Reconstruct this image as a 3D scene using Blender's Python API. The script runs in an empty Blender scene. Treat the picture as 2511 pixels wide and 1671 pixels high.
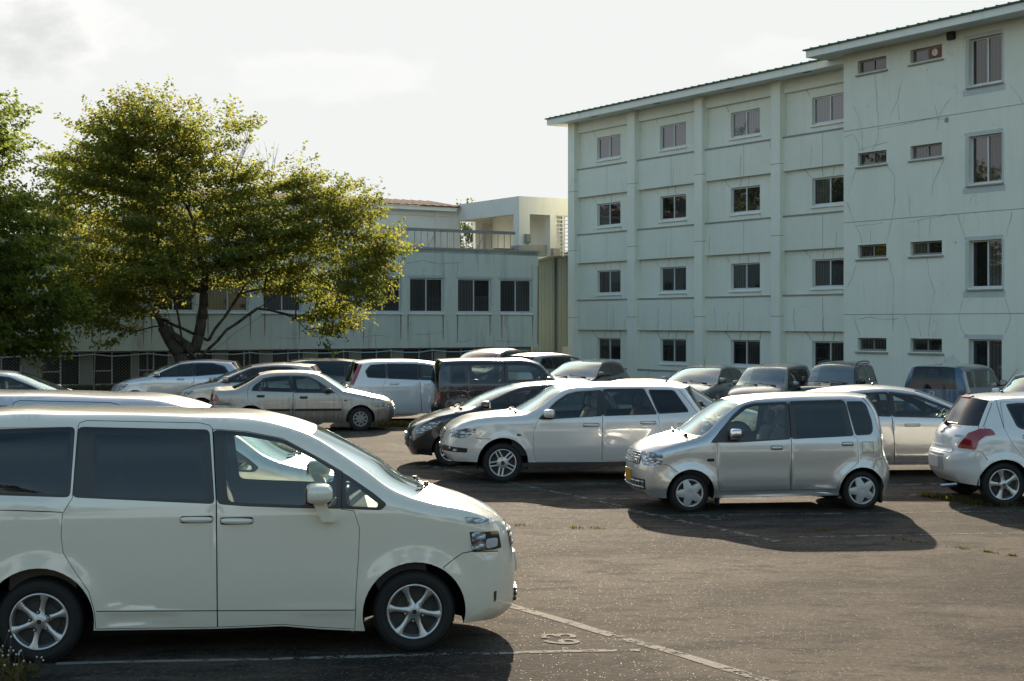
import bpy, bmesh, math, random
import numpy as np
from math import sin, cos, pi, radians, sqrt
from mathutils import Vector, Matrix
from mathutils.geometry import delaunay_2d_cdt
from mathutils.bvhtree import BVHTree

SC = bpy.context.scene
COL = SC.collection

# ---------------------------------------------------------------- camera
cam_d = bpy.data.cameras.new('camera')
cam = bpy.data.objects.new('camera', cam_d)
COL.objects.link(cam)
cam.location = (0, 0, 2.545)
cam.rotation_euler = (radians(90), 0, 0)
cam_d.sensor_width = 36.0
cam_d.lens = 3530.0 / 2511.0 * 36.0
cam_d.shift_y = -43.5 / 2511.0
cam_d.clip_start = 0.1
cam_d.clip_end = 3000.0
SC.camera = cam

# ---------------------------------------------------------------- sun, sky, exposure
SUN_EL, SUN_AZ = radians(22.5), radians(2.0)        # azimuth measured from +Y towards +X
sun_d = bpy.data.lights.new('sun', 'SUN')
sun_d.energy = 3.4
sun_d.angle = radians(0.55)
sun_d.color = (1.0, 0.85, 0.64)
sun = bpy.data.objects.new('sun', sun_d)
COL.objects.link(sun)
sdir = Vector((sin(SUN_AZ) * cos(SUN_EL), cos(SUN_AZ) * cos(SUN_EL), sin(SUN_EL)))
sun.rotation_euler = (-sdir).to_track_quat('-Z', 'Y').to_euler()

world = bpy.data.worlds.new('World')
SC.world = world
world.use_nodes = True
wt = world.node_tree
wt.nodes.clear()
W = lambda t: wt.nodes.new(t)
w_out, w_bg, w_sky = W('ShaderNodeOutputWorld'), W('ShaderNodeBackground'), W('ShaderNodeTexSky')
w_sky.sky_type = 'NISHITA'
w_sky.sun_disc = False
w_sky.sun_elevation = SUN_EL
w_sky.sun_rotation = SUN_AZ
w_sky.altitude = 100
w_sky.air_density = 1.0
w_sky.dust_density = 1.6
w_sky.ozone_density = 1.2
w_bg.inputs[1].default_value = 0.14
w_hsv = W('ShaderNodeHueSaturation'); w_hsv.inputs['Saturation'].default_value = 1.25
def w_math(op, a, b=0.0, clamp=False):
    nd = W('ShaderNodeMath'); nd.operation = op; nd.use_clamp = clamp
    for i, v in ((0, a), (1, b)):
        if isinstance(v, bpy.types.NodeSocket): wt.links.new(v, nd.inputs[i])
        else: nd.inputs[i].default_value = v
    return nd.outputs[0]
def w_mixc(f, a, b, mode='MIX'):
    nd = W('ShaderNodeMix'); nd.data_type = 'RGBA'; nd.blend_type = mode
    for i, v in ((0, f), (6, a), (7, b)):
        if isinstance(v, bpy.types.NodeSocket): wt.links.new(v, nd.inputs[i])
        else: nd.inputs[i].default_value = v
    return nd.outputs[2]
wt.links.new(w_sky.outputs[0], w_hsv.inputs['Color'])
w_base = w_mixc(1.0, w_hsv.outputs[0], (1.33, 1.0, 0.715, 1), 'MULTIPLY')      # white balance
w_tc = W('ShaderNodeTexCoord'); w_sep = W('ShaderNodeSeparateXYZ'); wt.links.new(w_tc.outputs['Generated'], w_sep.inputs[0])
# an even bright veil of high haze low in the sky; higher up the sky round the sun keeps its full glare
w_up = w_math('MULTIPLY', w_math('SUBTRACT', w_sep.outputs[2], 0.245), 6.0, True)
w_veil = w_mixc(w_up, (2.36, 2.42, 2.37, 1), (8.0, 8.1, 7.9, 1))
w_base = w_mixc(1.0, w_base, w_veil, 'DARKEN')
w_yy = w_math('MAXIMUM', w_sep.outputs[1], 0.05)
w_u, w_w = w_math('DIVIDE', w_sep.outputs[0], w_yy), w_math('DIVIDE', w_sep.outputs[2], w_yy)
w_n = W('ShaderNodeTexNoise'); w_n.inputs['Scale'].default_value = 24.0; w_n.inputs['Detail'].default_value = 9.0; w_n.inputs['Roughness'].default_value = 0.58
w_cmb = W('ShaderNodeCombineXYZ'); wt.links.new(w_u, w_cmb.inputs[0]); wt.links.new(w_math('MULTIPLY', w_w, 1.8), w_cmb.inputs[2]); wt.links.new(w_cmb.outputs[0], w_n.inputs['Vector'])
w_front = w_math('GREATER_THAN', w_sep.outputs[1], 0.06)
def w_cloud(base, u0, w0, ru, rw, rim, core, amt):
    """one cumulus: bright rim, greyer heart low on its left"""
    du, dw = w_math('DIVIDE', w_math('SUBTRACT', w_u, u0), ru), w_math('DIVIDE', w_math('SUBTRACT', w_w, w0), rw)
    d = w_math('SQRT', w_math('ADD', w_math('MULTIPLY', du, du), w_math('MULTIPLY', dw, dw)))
    d = w_math('ADD', d, w_math('MULTIPLY', w_math('SUBTRACT', w_n.outputs[0], 0.5), 2.2))
    m = w_math('MULTIPLY', w_math('MULTIPLY', w_math('SUBTRACT', 1.25, d), 2.2, True), w_math('MULTIPLY', w_front, amt))
    h = w_math('MULTIPLY', w_math('SUBTRACT', w_math('SUBTRACT', 0.85, d), w_math('MULTIPLY', w_math('ADD', du, dw), 0.42)), 1.5, True)
    return w_mixc(m, base, w_mixc(h, rim, core))
w_c = w_cloud(w_base, -0.335, 0.203, 0.070, 0.034, (2.62, 2.62, 2.56, 1), (2.05, 2.10, 2.05, 1), 1.0)
w_c = w_cloud(w_c, -0.13, 0.172, 0.075, 0.016, (2.62, 2.62, 2.56, 1), (2.52, 2.55, 2.49, 1), 0.8)
w_c = w_cloud(w_c, 0.20, 0.185, 0.05, 0.012, (2.62, 2.62, 2.56, 1), (2.52, 2.55, 2.49, 1), 0.6)
wt.links.new(w_c, w_bg.inputs[0])
wt.links.new(w_bg.outputs[0], w_out.inputs[0])

SC.view_settings.view_transform = 'Standard'
SC.view_settings.look = 'None'
SC.view_settings.exposure = 1.43
SC.view_settings.gamma = 1.0
SC.view_settings.use_curve_mapping = False
SC.cycles.max_bounces = 10
SC.cycles.transparent_max_bounces = 24
SC.cycles.diffuse_bounces = 4
SC.cycles.glossy_bounces = 4
SC.cycles.sample_clamp_indirect = 6.0
SC.cycles.use_denoising = True
SC.cycles.caustics_reflective = False
SC.cycles.caustics_refractive = False

# ================================================================ helpers
RNG = random.Random(7)
NR = np.random.default_rng(11)

class NT:
    """small wrapper for building node materials"""
    def __init__(s, name):
        s.m = bpy.data.materials.new(name); s.m.use_nodes = True
        s.t = s.m.node_tree; s.t.nodes.clear()
        s.out = s.t.nodes.new('ShaderNodeOutputMaterial')
    def n(s, typ, ins=None, **kw):
        nd = s.t.nodes.new('ShaderNode' + typ)
        for k, v in kw.items(): setattr(nd, k, v)
        for k, v in (ins or {}).items():
            if hasattr(v, 'is_output') or isinstance(v, bpy.types.NodeSocket): s.t.links.new(v, nd.inputs[k])
            else: nd.inputs[k].default_value = v
        return nd
    def link(s, a, b): s.t.links.new(a, b)
    def math(s, op, a, b=0.0, clamp=False):
        nd = s.n('Math', {0: a, 1: b}, operation=op); nd.use_clamp = clamp; return nd.outputs[0]
    def mix(s, f, a, b, mode='MIX'):
        nd = s.n('Mix', data_type='RGBA', blend_type=mode)
        for i, v in ((0, f), (6, a), (7, b)):
            if isinstance(v, bpy.types.NodeSocket): s.t.links.new(v, nd.inputs[i])
            else: nd.inputs[i].default_value = (tuple(v) + (1,))[:4] if isinstance(v, (tuple, list)) else v
        return nd.outputs[2]
    def ramp(s, f, stops):
        nd = s.n('ValToRGB', {0: f}); cr = nd.color_ramp
        while len(cr.elements) > 1: cr.elements.remove(cr.elements[-1])
        for i, (p, c) in enumerate(stops):
            e = cr.elements[0] if i == 0 else cr.elements.new(p)
            e.position = p; c = c if isinstance(c, (tuple, list)) else (c, c, c); e.color = (*c[:3], 1)
        return nd.outputs[0]
    def coord(s, kind='Object', scale=(1, 1, 1), loc=(0, 0, 0), rot=(0, 0, 0)):
        tc = s.n('TexCoord'); mp = s.n('Mapping', {'Vector': tc.outputs[kind], 'Scale': scale, 'Location': loc, 'Rotation': rot}); return mp.outputs[0]
    def noise(s, vec, scale, detail=4.0, rough=0.5, dist=0.0):
        return s.n('TexNoise', {'Vector': vec, 'Scale': scale, 'Detail': detail, 'Roughness': rough, 'Distortion': dist}).outputs[0]
    def bump(s, h, strength=0.3, dist=0.01):
        return s.n('Bump', {'Height': h, 'Strength': strength, 'Distance': dist}).outputs[0]
    def pbsdf(s, **k):
        ren = dict(color='Base Color', rough='Roughness', metal='Metallic', normal='Normal', coat='Coat Weight', coatr='Coat Roughness', coati='Coat IOR', spec='Specular IOR Level', ior='IOR', alpha='Alpha', emit='Emission Color', emits='Emission Strength', sheen='Sheen Weight', trans='Transmission Weight')
        nd = s.n('BsdfPrincipled')
        for a, v in k.items():
            i = nd.inputs[ren[a]]
            if isinstance(v, bpy.types.NodeSocket): s.t.links.new(v, i)
            else: i.default_value = (tuple(v) + (1,))[:4] if isinstance(v, (tuple, list)) else v
        return nd.outputs[0]
    def done(s, sh): s.t.links.new(sh, s.out.inputs[0]); return s.m

def simple(name, col, rough=0.5, metal=0.0, coat=0.0, spec=0.5, nz=0.12, ns=6.0):
    t = NT(name); v = t.coord()
    n = t.noise(v, ns, 5)
    c = t.mix(n, [x * (1 - nz) for x in col], [min(1, x * (1 + nz)) for x in col])
    r = t.math('ADD', t.math('MULTIPLY', n, 0.16), rough - 0.08, True)
    return t.done(t.pbsdf(color=c, rough=r, metal=metal, coat=coat, spec=spec))

def paint(name, col, metal=0.0, rough=0.35, dirt=0.0, dirtcol=(0.16, 0.13, 0.10), dust=0.06, pearl=False):
    """car paint: clear coat over the colour, dust on the upward faces, dark lining on the inside of the shell"""
    t = NT(name); v = t.coord()
    big = t.noise(v, 2.3, 5, 0.6); fine = t.noise(v, 140.0, 2)
    c = t.mix(fine, [x * 0.96 for x in col], [min(1, x * 1.04) for x in col])
    geo = t.n('NewGeometry')
    sx = t.n('SeparateXYZ', {0: geo.outputs['Normal']}).outputs[2]
    dustf = t.math('MULTIPLY', t.math('MULTIPLY', t.math('MAXIMUM', sx, 0.0), big), dust * 4, True)
    c = t.mix(dustf, c, (0.46, 0.41, 0.34))
    rr = t.math('ADD', t.math('MULTIPLY', big, 0.10), 0.0)
    if dirt > 0:
        po = t.n('SeparateXYZ', {0: t.coord()})
        streak = t.noise(t.coord(scale=(9, 9, 0.9)), 1.6, 6, 0.6)
        low = t.math('SUBTRACT', t.math('ADD', t.math('MULTIPLY', streak, 0.9), 0.32), po.outputs[2], False)
        df = t.math('MULTIPLY', t.math('MAXIMUM', t.math('MULTIPLY', low, 1.6), 0.0, True), dirt, True)
        c = t.mix(df, c, dirtcol)
        rr = t.math('ADD', rr, t.math('MULTIPLY', df, 0.3))
    else:
        po = t.n('SeparateXYZ', {0: t.coord()})
        low = t.math('MAXIMUM', t.math('MULTIPLY', t.math('SUBTRACT', 0.55, po.outputs[2]), 1.6), 0.0, True)
        df = t.math('MULTIPLY', t.math('MULTIPLY', low, t.noise(t.coord(scale=(2, 2, 5)), 3.0, 6)), 0.55, True)
        c = t.mix(df, c, [min(x * 1.3 + .004, x * 0.5 + 0.05) for x in col])
    coatr = t.math('ADD', t.math('MULTIPLY', rr, 0.55), 0.015)
    sh = t.pbsdf(color=c, rough=rough, metal=metal, coat=1.0 if not dirt else 0.45, coatr=coatr, spec=0.5, coati=1.8 if max(col) > .3 else 1.45)
    inside = t.n('BsdfDiffuse', {0: (0.035, 0.035, 0.037, 1)}).outputs[0]
    mx = t.n('MixShader', {0: geo.outputs['Backfacing'], 1: sh, 2: inside})
    return t.done(mx.outputs[0])

def glass(name, tint, f0=0.06, dusty=0.03, refl=(1, 1, 1)):
    t = NT(name)
    geo = t.n('NewGeometry')
    d = t.n('VectorMath', {0: geo.outputs['Normal'], 1: geo.outputs['Incoming']}, operation='DOT_PRODUCT').outputs['Value']
    k = t.math('POWER', t.math('SUBTRACT', 1.0, t.math('ABSOLUTE', d)), 5.0)
    fac = t.math('ADD', t.math('MULTIPLY', k, 1 - f0), f0, True)
    tr = t.n('BsdfTransparent', {0: (*tint, 1)}).outputs[0]
    v = t.coord(); n = t.noise(v, 2.0, 2)
    rough = t.math('MULTIPLY', n, 0.012)
    gl = t.n('BsdfGlossy', {0: (*refl, 1), 'Roughness': rough}).outputs[0]
    df = t.n('BsdfDiffuse', {0: (0.5, 0.48, 0.44, 1)}).outputs[0]
    a = t.n('MixShader', {0: t.math('ADD', t.math('MULTIPLY', n, dusty * .08), dusty * .9), 1: tr, 2: df}).outputs[0]
    return t.done(t.n('MixShader', {0: fac, 1: a, 2: gl}).outputs[0])

def mesh_obj(name, verts, faces, mats, parent=None, midx=None, smooth=False, loc=None):
    me = bpy.data.meshes.new(name)
    me.from_pydata([tuple(map(float, v)) for v in verts], [], [tuple(map(int, f)) for f in faces])
    for m in (mats if isinstance(mats, (list, tuple)) else [mats]): me.materials.append(m)
    if midx is not None: me.polygons.foreach_set('material_index', list(map(int, midx)))
    if smooth: me.polygons.foreach_set('use_smooth', [True] * len(me.polygons))
    me.update()
    o = bpy.data.objects.new(name, me); COL.objects.link(o)
    if parent is not None: o.parent = parent
    if loc is not None: o.location = loc
    return o

def empty(name, label=None, cat=None, loc=(0, 0, 0), rz=0.0, group=None, parent=None):
    o = bpy.data.objects.new(name, None); COL.objects.link(o)
    o.empty_display_size = 0.3
    o.location = loc; o.rotation_euler = (0, 0, rz)
    if parent is not None: o.parent = parent
    return tag(o, label, cat, group)

def tag(o, label=None, cat=None, group=None, kind=None):
    if label: o['label'] = label
    if cat: o['category'] = cat
    if group: o['group'] = group
    if kind: o['kind'] = kind
    return o

class MB:
    """collects boxes, prisms, tubes into one mesh"""
    def __init__(s): s.v = []; s.f = []; s.m = []
    def add(s, vs, fs, m=0):
        b = len(s.v); s.v += [tuple(v) for v in vs]; s.f += [tuple(i + b for i in f) for f in fs]; s.m += [m] * len(fs); return s
    def box(s, x0, x1, y0, y1, z0, z1, m=0):
        vs = [(x, y, z) for x in (x0, x1) for y in (y0, y1) for z in (z0, z1)]
        return s.add(vs, [(0, 1, 3, 2), (4, 6, 7, 5), (0, 4, 5, 1), (2, 3, 7, 6), (0, 2, 6, 4), (1, 5, 7, 3)], m)
    def bar(s, p, q, r, m=0, n=6, r2=None):
        p, q = Vector(p), Vector(q); d = (q - p)
        if d.length < 1e-6: return s
        d.normalize(); a = d.orthogonal().normalized(); b = d.cross(a); r2 = r if r2 is None else r2
        vs = [p + (a * cos(2 * pi * i / n) + b * sin(2 * pi * i / n)) * r for i in range(n)] + [q + (a * cos(2 * pi * i / n) + b * sin(2 * pi * i / n)) * r2 for i in range(n)]
        fs = [(i, (i + 1) % n, n + (i + 1) % n, n + i) for i in range(n)] + [tuple(range(n))[::-1], tuple(range(n, 2 * n))]
        return s.add(vs, fs, m)
    def tube(s, pts, r, m=0, n=8):
        for a, b in zip(pts[:-1], pts[1:]): s.bar(a, b, r, m, n)
        return s
    def prism(s, poly, axis, a, b, m=0):
        """polygon in the two other axes extruded along axis 0/1/2"""
        n = len(poly)
        def P(u, w, h): l = [u, w]; l.insert(axis, h); return tuple(l)
        vs = [P(u, w, a) for u, w in poly] + [P(u, w, b) for u, w in poly]
        return s.add(vs, [tuple(range(n)), tuple(range(n, 2 * n))[::-1]] + [(i, (i + 1) % n, n + (i + 1) % n, n + i) for i in range(n)], m)
    def lathe(s, prof, axis='y', m=0, n=32, c=(0, 0, 0)):
        """prof: (radius, height) pairs turned about the axis"""
        vs, fs = [], []; k = len(prof)
        for i in range(n):
            a = 2 * pi * i / n
            for r, h in prof:
                p = {'y': (r * cos(a), h, r * sin(a)), 'z': (r * cos(a), r * sin(a), h), 'x': (h, r * cos(a), r * sin(a))}[axis]
                vs.append((p[0] + c[0], p[1] + c[1], p[2] + c[2]))
        for i in range(n):
            for j in range(k - 1):
                a, b = i * k + j, ((i + 1) % n) * k + j
                fs.append((a, a + 1, b + 1, b))
        return s.add(vs, fs, m)
    def build(s, name, mats, parent=None, smooth=False, loc=None, bevel=0, fix=True):
        o = mesh_obj(name, s.v, s.f, mats, parent, s.m, smooth, loc)
        if fix:
            bm = bmesh.new(); bm.from_mesh(o.data); bmesh.ops.recalc_face_normals(bm, faces=bm.faces); bm.to_mesh(o.data); bm.free()
        if bevel:
            md = o.modifiers.new('bevel', 'BEVEL'); md.width = bevel; md.segments = 2; md.limit_method = 'ANGLE'
        return o

def auto_smooth(o, ang=40):
    me = o.data
    me.polygons.foreach_set('use_smooth', [True] * len(me.polygons))
    bm = bmesh.new(); bm.from_mesh(me)
    for e in bm.edges:
        if len(e.link_faces) == 2 and e.calc_face_angle(0) > radians(ang): e.smooth = False
    bm.to_mesh(me); bm.free()
    return o

# ================================================================ ground
def ground_z(x, y):
    """the far right of the lot lies a little lower"""
    a = np.clip((y - 30) / 7, 0, 1); b = np.clip((x - 0.5) / 4, 0, 1)
    return -0.15 * (a * a * (3 - 2 * a)) * (b * b * (3 - 2 * b))

t = NT('asphalt'); v = t.coord()
patch = t.noise(t.coord(scale=(.55, 1.0, 1)), .55, 7, .62, .6); mid = t.noise(t.coord(scale=(.6, 1.2, 1)), 2.4, 6, .65, .3); grain = t.noise(v, 95, 3, .6); g2 = t.noise(v, 22, 4, .75)
c = t.ramp(patch, [(.30, (.022, .0175, .0138)), (.43, (.050, .0395, .031)), (.53, (.096, .0755, .0585)), (.68, (.150, .119, .092))])
c = t.mix(t.ramp(mid, [(.40, .8), (.485, 0.0)]), c, (.024, .021, .018))
c = t.mix(t.ramp(mid, [(.60, 0), (.76, .45)]), c, (.13, .108, .087))
c = t.mix(t.ramp(g2, [(.40, .45), (.50, 0)]), c, (.016, .016, .014))
c = t.mix(t.ramp(g2, [(.53, 0), (.62, .5)]), c, (.135, .112, .090))
c = t.mix(t.ramp(grain, [(.38, .5), (.58, 0)]), c, (.015, .014, .012))
vo = t.n('TexVoronoi', {'Vector': v, 'Scale': 60.0, 'Randomness': 1.0})
rnd = t.n('SeparateColor', {0: vo.outputs['Color']}).outputs[0]
stone = t.math('MULTIPLY', t.math('LESS_THAN', vo.outputs['Distance'], .33), t.math('GREATER_THAN', rnd, .94))
c = t.mix(t.math('MULTIPLY', stone, .65), c, (.30, .27, .23))  # pale stone chips; the light colour also paints in their sparkle
fl = t.noise(t.coord(scale=(.7, 1.2, 1)), 6.0, 9, .78)
c = t.mix(t.ramp(fl, [(.52, 0), (.62, .30)]), c, (.020, .017, .014))
c = t.mix(t.ramp(fl, [(.38, .35), (.47, 0)]), c, (.13, .107, .086))
# fine net of cracks
cv = t.n('TexVoronoi', {'Vector': t.n('VectorMath', {0: t.coord(scale=(.36, .62, 1)), 1: t.n('VectorMath', {0: t.n('TexNoise', {'Vector': v, 'Scale': 1.1, 'Detail': 6}).outputs[1], 'Scale': .55}, operation='SCALE').outputs[0]}).outputs[0], 'Scale': .75}, feature='DISTANCE_TO_EDGE')
crk = t.math('MULTIPLY', t.math('LESS_THAN', cv.outputs['Distance'], t.math('MULTIPLY', t.math('SUBTRACT', t.noise(v, .9, 3), .46), .075)), .85)
c = t.mix(t.math('MULTIPLY', crk, .35), c, (.020, .018, .016))
rough = t.math('SUBTRACT', .90, t.math('MULTIPLY', stone, .38))
hgt = t.math('ADD', t.math('ADD', t.math('MULTIPLY', grain, .5), t.math('MULTIPLY', g2, .6)), t.math('SUBTRACT', t.math('MULTIPLY', stone, .35), t.math('MULTIPLY', crk, .8)))
ASPHALT = t.done(t.pbsdf(color=c, rough=rough, spec=.08, normal=t.bump(hgt, .75, .02)))

xs = np.unique(np.concatenate([np.linspace(-600, -40, 12), np.linspace(-40, 40, 54), np.linspace(40, 600, 12)])); ys = np.unique(np.concatenate([np.linspace(-150, -10, 8), np.linspace(-10, 90, 67), np.linspace(90, 1500, 14)]))
GX, GY = np.meshgrid(xs, ys); gv = np.stack([GX.ravel(), GY.ravel(), ground_z(GX, GY).ravel()], 1); nx = len(xs)
gf = [(j * nx + i, j * nx + i + 1, (j + 1) * nx + i + 1, (j + 1) * nx + i) for j in range(len(ys) - 1) for i in range(nx - 1)]
tag(mesh_obj('ground', gv, gf, ASPHALT, smooth=True), kind='structure')

# painted markings, worn so that the asphalt shows through
t = NT('worn_white_paint'); v = t.coord()
w1 = t.noise(v, 9, 6, .7); w2 = t.noise(v, 42, 3, .6); w3 = t.noise(v, .8, 3)
keep = t.math('GREATER_THAN', t.math('ADD', t.math('ADD', t.math('MULTIPLY', w1, .55), t.math('MULTIPLY', w2, .35)), t.math('MULTIPLY', w3, .5)), .665)
sh = t.pbsdf(color=t.mix(w1, (.22, .197, .168), (.34, .31, .268)), rough=.95, spec=.04)
LINE = t.done(t.n('MixShader', {0: keep, 1: t.n('BsdfTransparent').outputs[0], 2: sh}).outputs[0])
t = NT('faded_white_paint'); v = t.coord()
keep = t.math('GREATER_THAN', t.math('ADD', t.math('MULTIPLY', t.noise(v, 7, 6, .7), .6), t.math('MULTIPLY', t.noise(v, 45, 3, .6), .5)), .585)
LINE2 = t.done(t.n('MixShader', {0: keep, 1: t.n('BsdfTransparent').outputs[0], 2: t.pbsdf(color=(.30, .275, .24), rough=.95, spec=.04)}).outputs[0])

t = NT('number_paint'); v = t.coord(); keep = t.math('GREATER_THAN', t.noise(v, 22, 5, .7), .44)
LINE3 = t.done(t.n('MixShader', {0: keep, 1: t.n('BsdfTransparent').outputs[0], 2: t.pbsdf(color=(.30, .27, .235), rough=.95, spec=.04)}).outputs[0])
def line(b, p, q, w=.11, z=.004, wob=.02):
    p, q = np.array(p, float), np.array(q, float); d = q - p; L = np.hypot(*d); d /= L; n = np.array([-d[1], d[0]]); k = max(2, int(L / .35)); vs = []
    for i in range(k + 1):
        c = p + d * L * i / k + n * RNG.uniform(-wob, wob) * .6; ww = w / 2 * RNG.uniform(.85, 1.12)
        for s in (-1, 1): e = c + n * s * ww; vs.append((e[0], e[1], z + float(ground_z(e[0], e[1]))))
    b.add(vs, [(2 * i, 2 * i + 2, 2 * i + 3, 2 * i + 1) for i in range(k)])
LX, LY = .9949, .101       # direction of the parking bays
def bay(p, L, s): return (p[0] + LX * L * s, p[1] + LY * L * s)
nb = MB()
line(nb, (-3.4, 10.74), (.99, 11.19), .085); line(nb, (-1.2, 14.7), (1.9, 10.12), .115); line(nb, (-1.0, 13.6), (-5.6, 13.13), .1)
tag(nb.build('parking_line', [LINE], fix=False), 'white bay lines meeting in a T in front of the nearest minivan', 'road marking', kind='structure')
nb = MB()
line(nb, (1.35, 20.0), (3.1, 16.75), .12); line(nb, (1.78, 18.95), (9.5, 19.72), .085); line(nb, (-1.55, 25.7), (.35, 22.2), .11); line(nb, (.35, 22.2), (1.55, 19.95), .1); line(nb, (-.3, 22.55), (5.2, 23.1), .085); line(nb, (-.95, 25.0), (4.4, 25.5), .08); line(nb, (.9, 20.75), (6.5, 21.3), .075)
line(nb, (3.4, 17.1), (9.2, 17.75), .075); line(nb, (5.9, 19.4), (8.2, 21.9), .09); line(nb, (5.8, 22.6), (8.8, 22.9), .08); line(nb, (6.7, 20.7), (8.4, 19.6), .12)
tag(nb.build('parking_line', [LINE2], fix=False), 'faded bay lines around the silver small wagon and the pearl white estate', 'road marking', kind='structure')
nb = MB()
for p, q in (((-4.2, 33.2), (-1.2, 33.6)), ((-4.0, 28.6), (-1.9, 28.9)), ((-3.5, 30.6), (-2.0, 29.0)), ((-2.4, 31.4), (-1.9, 29.3)), ((-3.6, 31.2), (-.9, 31.6)), ((-3.4, 25.3), (-.8, 25.5)), ((-3.9, 29.9), (-2.4, 30.4))): line(nb, p, q, .10, wob=.06)
tag(nb.build('parking_line', [LINE2], fix=False), 'faded crossing paint marks on the asphalt in front of the dirty saloon', 'road marking', kind='structure')
def number(txt, x, y, size, rz, mat, label):
    cu = bpy.data.curves.new('n', 'FONT'); cu.body = txt; cu.size = size; cu.align_x = 'CENTER'; cu.align_y = 'CENTER'; cu.offset = .006; cu.space_character = 1.1
    o = bpy.data.objects.new('n', cu); COL.objects.link(o); me = bpy.data.meshes.new_from_object(o.evaluated_get(bpy.context.evaluated_depsgraph_get())); bpy.data.objects.remove(o)
    me.materials.clear(); me.materials.append(mat); r = bpy.data.objects.new('bay_number', me); COL.objects.link(r); r.location = (x, y, .006); r.rotation_euler = (0, 0, rz)
    tag(r, label, 'road marking', kind='structure')
number('63', .40, 11.58, .40, radians(96), LINE3, 'white bay number 63 painted beside the nearest minivan')
number('57', 2.70, 18.75, .42, radians(96), LINE2, 'faded bay number 57 painted beside the silver small wagon')

# ================================================================ buildings
def wall_mat(name, col, stain=(.12, .10, .075), rust=0.0, grime=.2, crack=.22):
    t = NT(name); v = t.coord()
    a = t.noise(v, .6, 6, .6); b = t.noise(t.coord(scale=(2.5, 2.5, .25)), 1.2, 7, .65); f = t.noise(v, 30, 4, .6)
    c = t.mix(a, [x * .88 for x in col], [min(1, x * 1.08) for x in col])
    c = t.mix(t.ramp(b, [(.5, 0), (.75, grime)]), c, [x * .62 for x in col])
    c = t.mix(t.ramp(t.noise(t.coord(scale=(9, 9, .35)), 1.0, 5, .6), [(.56, 0), (.72, grime * .6)]), c, [x * .66 for x in col])
    if rust:
        r = t.noise(t.coord(scale=(1.6, 1.6, .18), loc=(3, 1, 0)), 1.1, 7, .7)
        c = t.mix(t.ramp(r, [(.57, 0), (.70, rust)]), c, (.25, .13, .06))
    cv = t.n('TexVoronoi', {'Vector': t.n('VectorMath', {0: t.coord(scale=(.32, .32, .20)), 1: t.n('VectorMath', {0: t.n('TexNoise', {'Vector': v, 'Scale': .9, 'Detail': 7}).outputs[1], 'Scale': .5}, operation='SCALE').outputs[0]}).outputs[0], 'Scale': 1.0}, feature='DISTANCE_TO_EDGE')
    k = t.math('LESS_THAN', cv.outputs['Distance'], t.math('MULTIPLY', t.math('SUBTRACT', t.noise(t.coord(loc=(5, 2, 1)), .35, 4), .47), .020))
    c = t.mix(t.math('MULTIPLY', k, crack), c, [x * .30 for x in col])
    return t.done(t.pbsdf(color=c, rough=.85, spec=.25, normal=t.bump(f, .25, .01)))
MINT = wall_mat('mint_render', (.73, .765, .665))
MINT2 = wall_mat('pale_mint_render', (.765, .795, .695))
CREAM = wall_mat('cream_render', (.72, .72, .66), crack=.3)
LOWW = wall_mat('stained_render', (.67, .70, .61), rust=.55, grime=.5)
TRIMW = wall_mat('white_trim', (.80, .83, .77), grime=.25, crack=.3)
SHEDM = wall_mat('shed_panel', (.21, .27, .265), rust=.10, grime=.4, crack=0)
PIERG = wall_mat('grey_render', (.40, .42, .37), grime=.5)
LEDGE = wall_mat('dirty_ledge', (.30, .31, .28), grime=.8)
CRACK = simple('crack_dark', (.29, .32, .29), .9, spec=.1)
MORTAR = wall_mat('cement_patch', (.50, .56, .54), grime=.3, crack=0)
ALU = simple('window_aluminium', (.62, .64, .64), .5, .15)
ALUD = simple('window_bronze', (.26, .25, .23), .5, .3)
GREENROOF = simple('green_roof_tile', (.07, .16, .13), .8, spec=.15, nz=.4, ns=3)
BROWNROOF = simple('brown_roof_tile', (.13, .065, .045), .9, spec=.05, nz=.4, ns=3)
STEEL = simple('painted_steel', (.30, .29, .27), .6, .2, nz=.3)
CONC = wall_mat('concrete', (.36, .35, .31), grime=.6)
PANES = []
for i, (c0, c1, f0) in enumerate([((.012, .012, .012), (.022, .022, .021), .09), ((.022, .022, .021), (.060, .058, .052), .08), ((.012, .013, .013), (.030, .030, .029), .11), ((.045, .044, .040), (.095, .092, .082), .08), ((.010, .010, .010), (.016, .016, .015), .07), ((.11, .112, .118), (.17, .170, .175), .10), ((.022, .022, .020), (.045, .043, .039), .035), ((.045, .043, .039), (.080, .076, .067), .035)]):  # tones hold curtains and, in the paler panes, painted sky reflection
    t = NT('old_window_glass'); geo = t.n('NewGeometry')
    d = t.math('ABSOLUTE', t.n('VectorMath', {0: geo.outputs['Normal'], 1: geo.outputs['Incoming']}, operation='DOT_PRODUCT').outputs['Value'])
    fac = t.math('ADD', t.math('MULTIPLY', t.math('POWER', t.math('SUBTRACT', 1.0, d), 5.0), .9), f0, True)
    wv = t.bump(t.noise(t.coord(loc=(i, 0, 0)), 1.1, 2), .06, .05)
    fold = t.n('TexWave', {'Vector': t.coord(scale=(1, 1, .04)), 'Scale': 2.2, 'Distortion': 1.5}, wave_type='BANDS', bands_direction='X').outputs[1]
    PANES.append(t.done(t.n('MixShader', {0: fac, 1: t.n('BsdfDiffuse', {0: t.mix(fold, c0, c1)}).outputs[0], 2: t.n('BsdfGlossy', {0: (.95, .95, 1, 1), 'Roughness': .015, 'Normal': wv}).outputs[0]}).outputs[0]))

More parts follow.
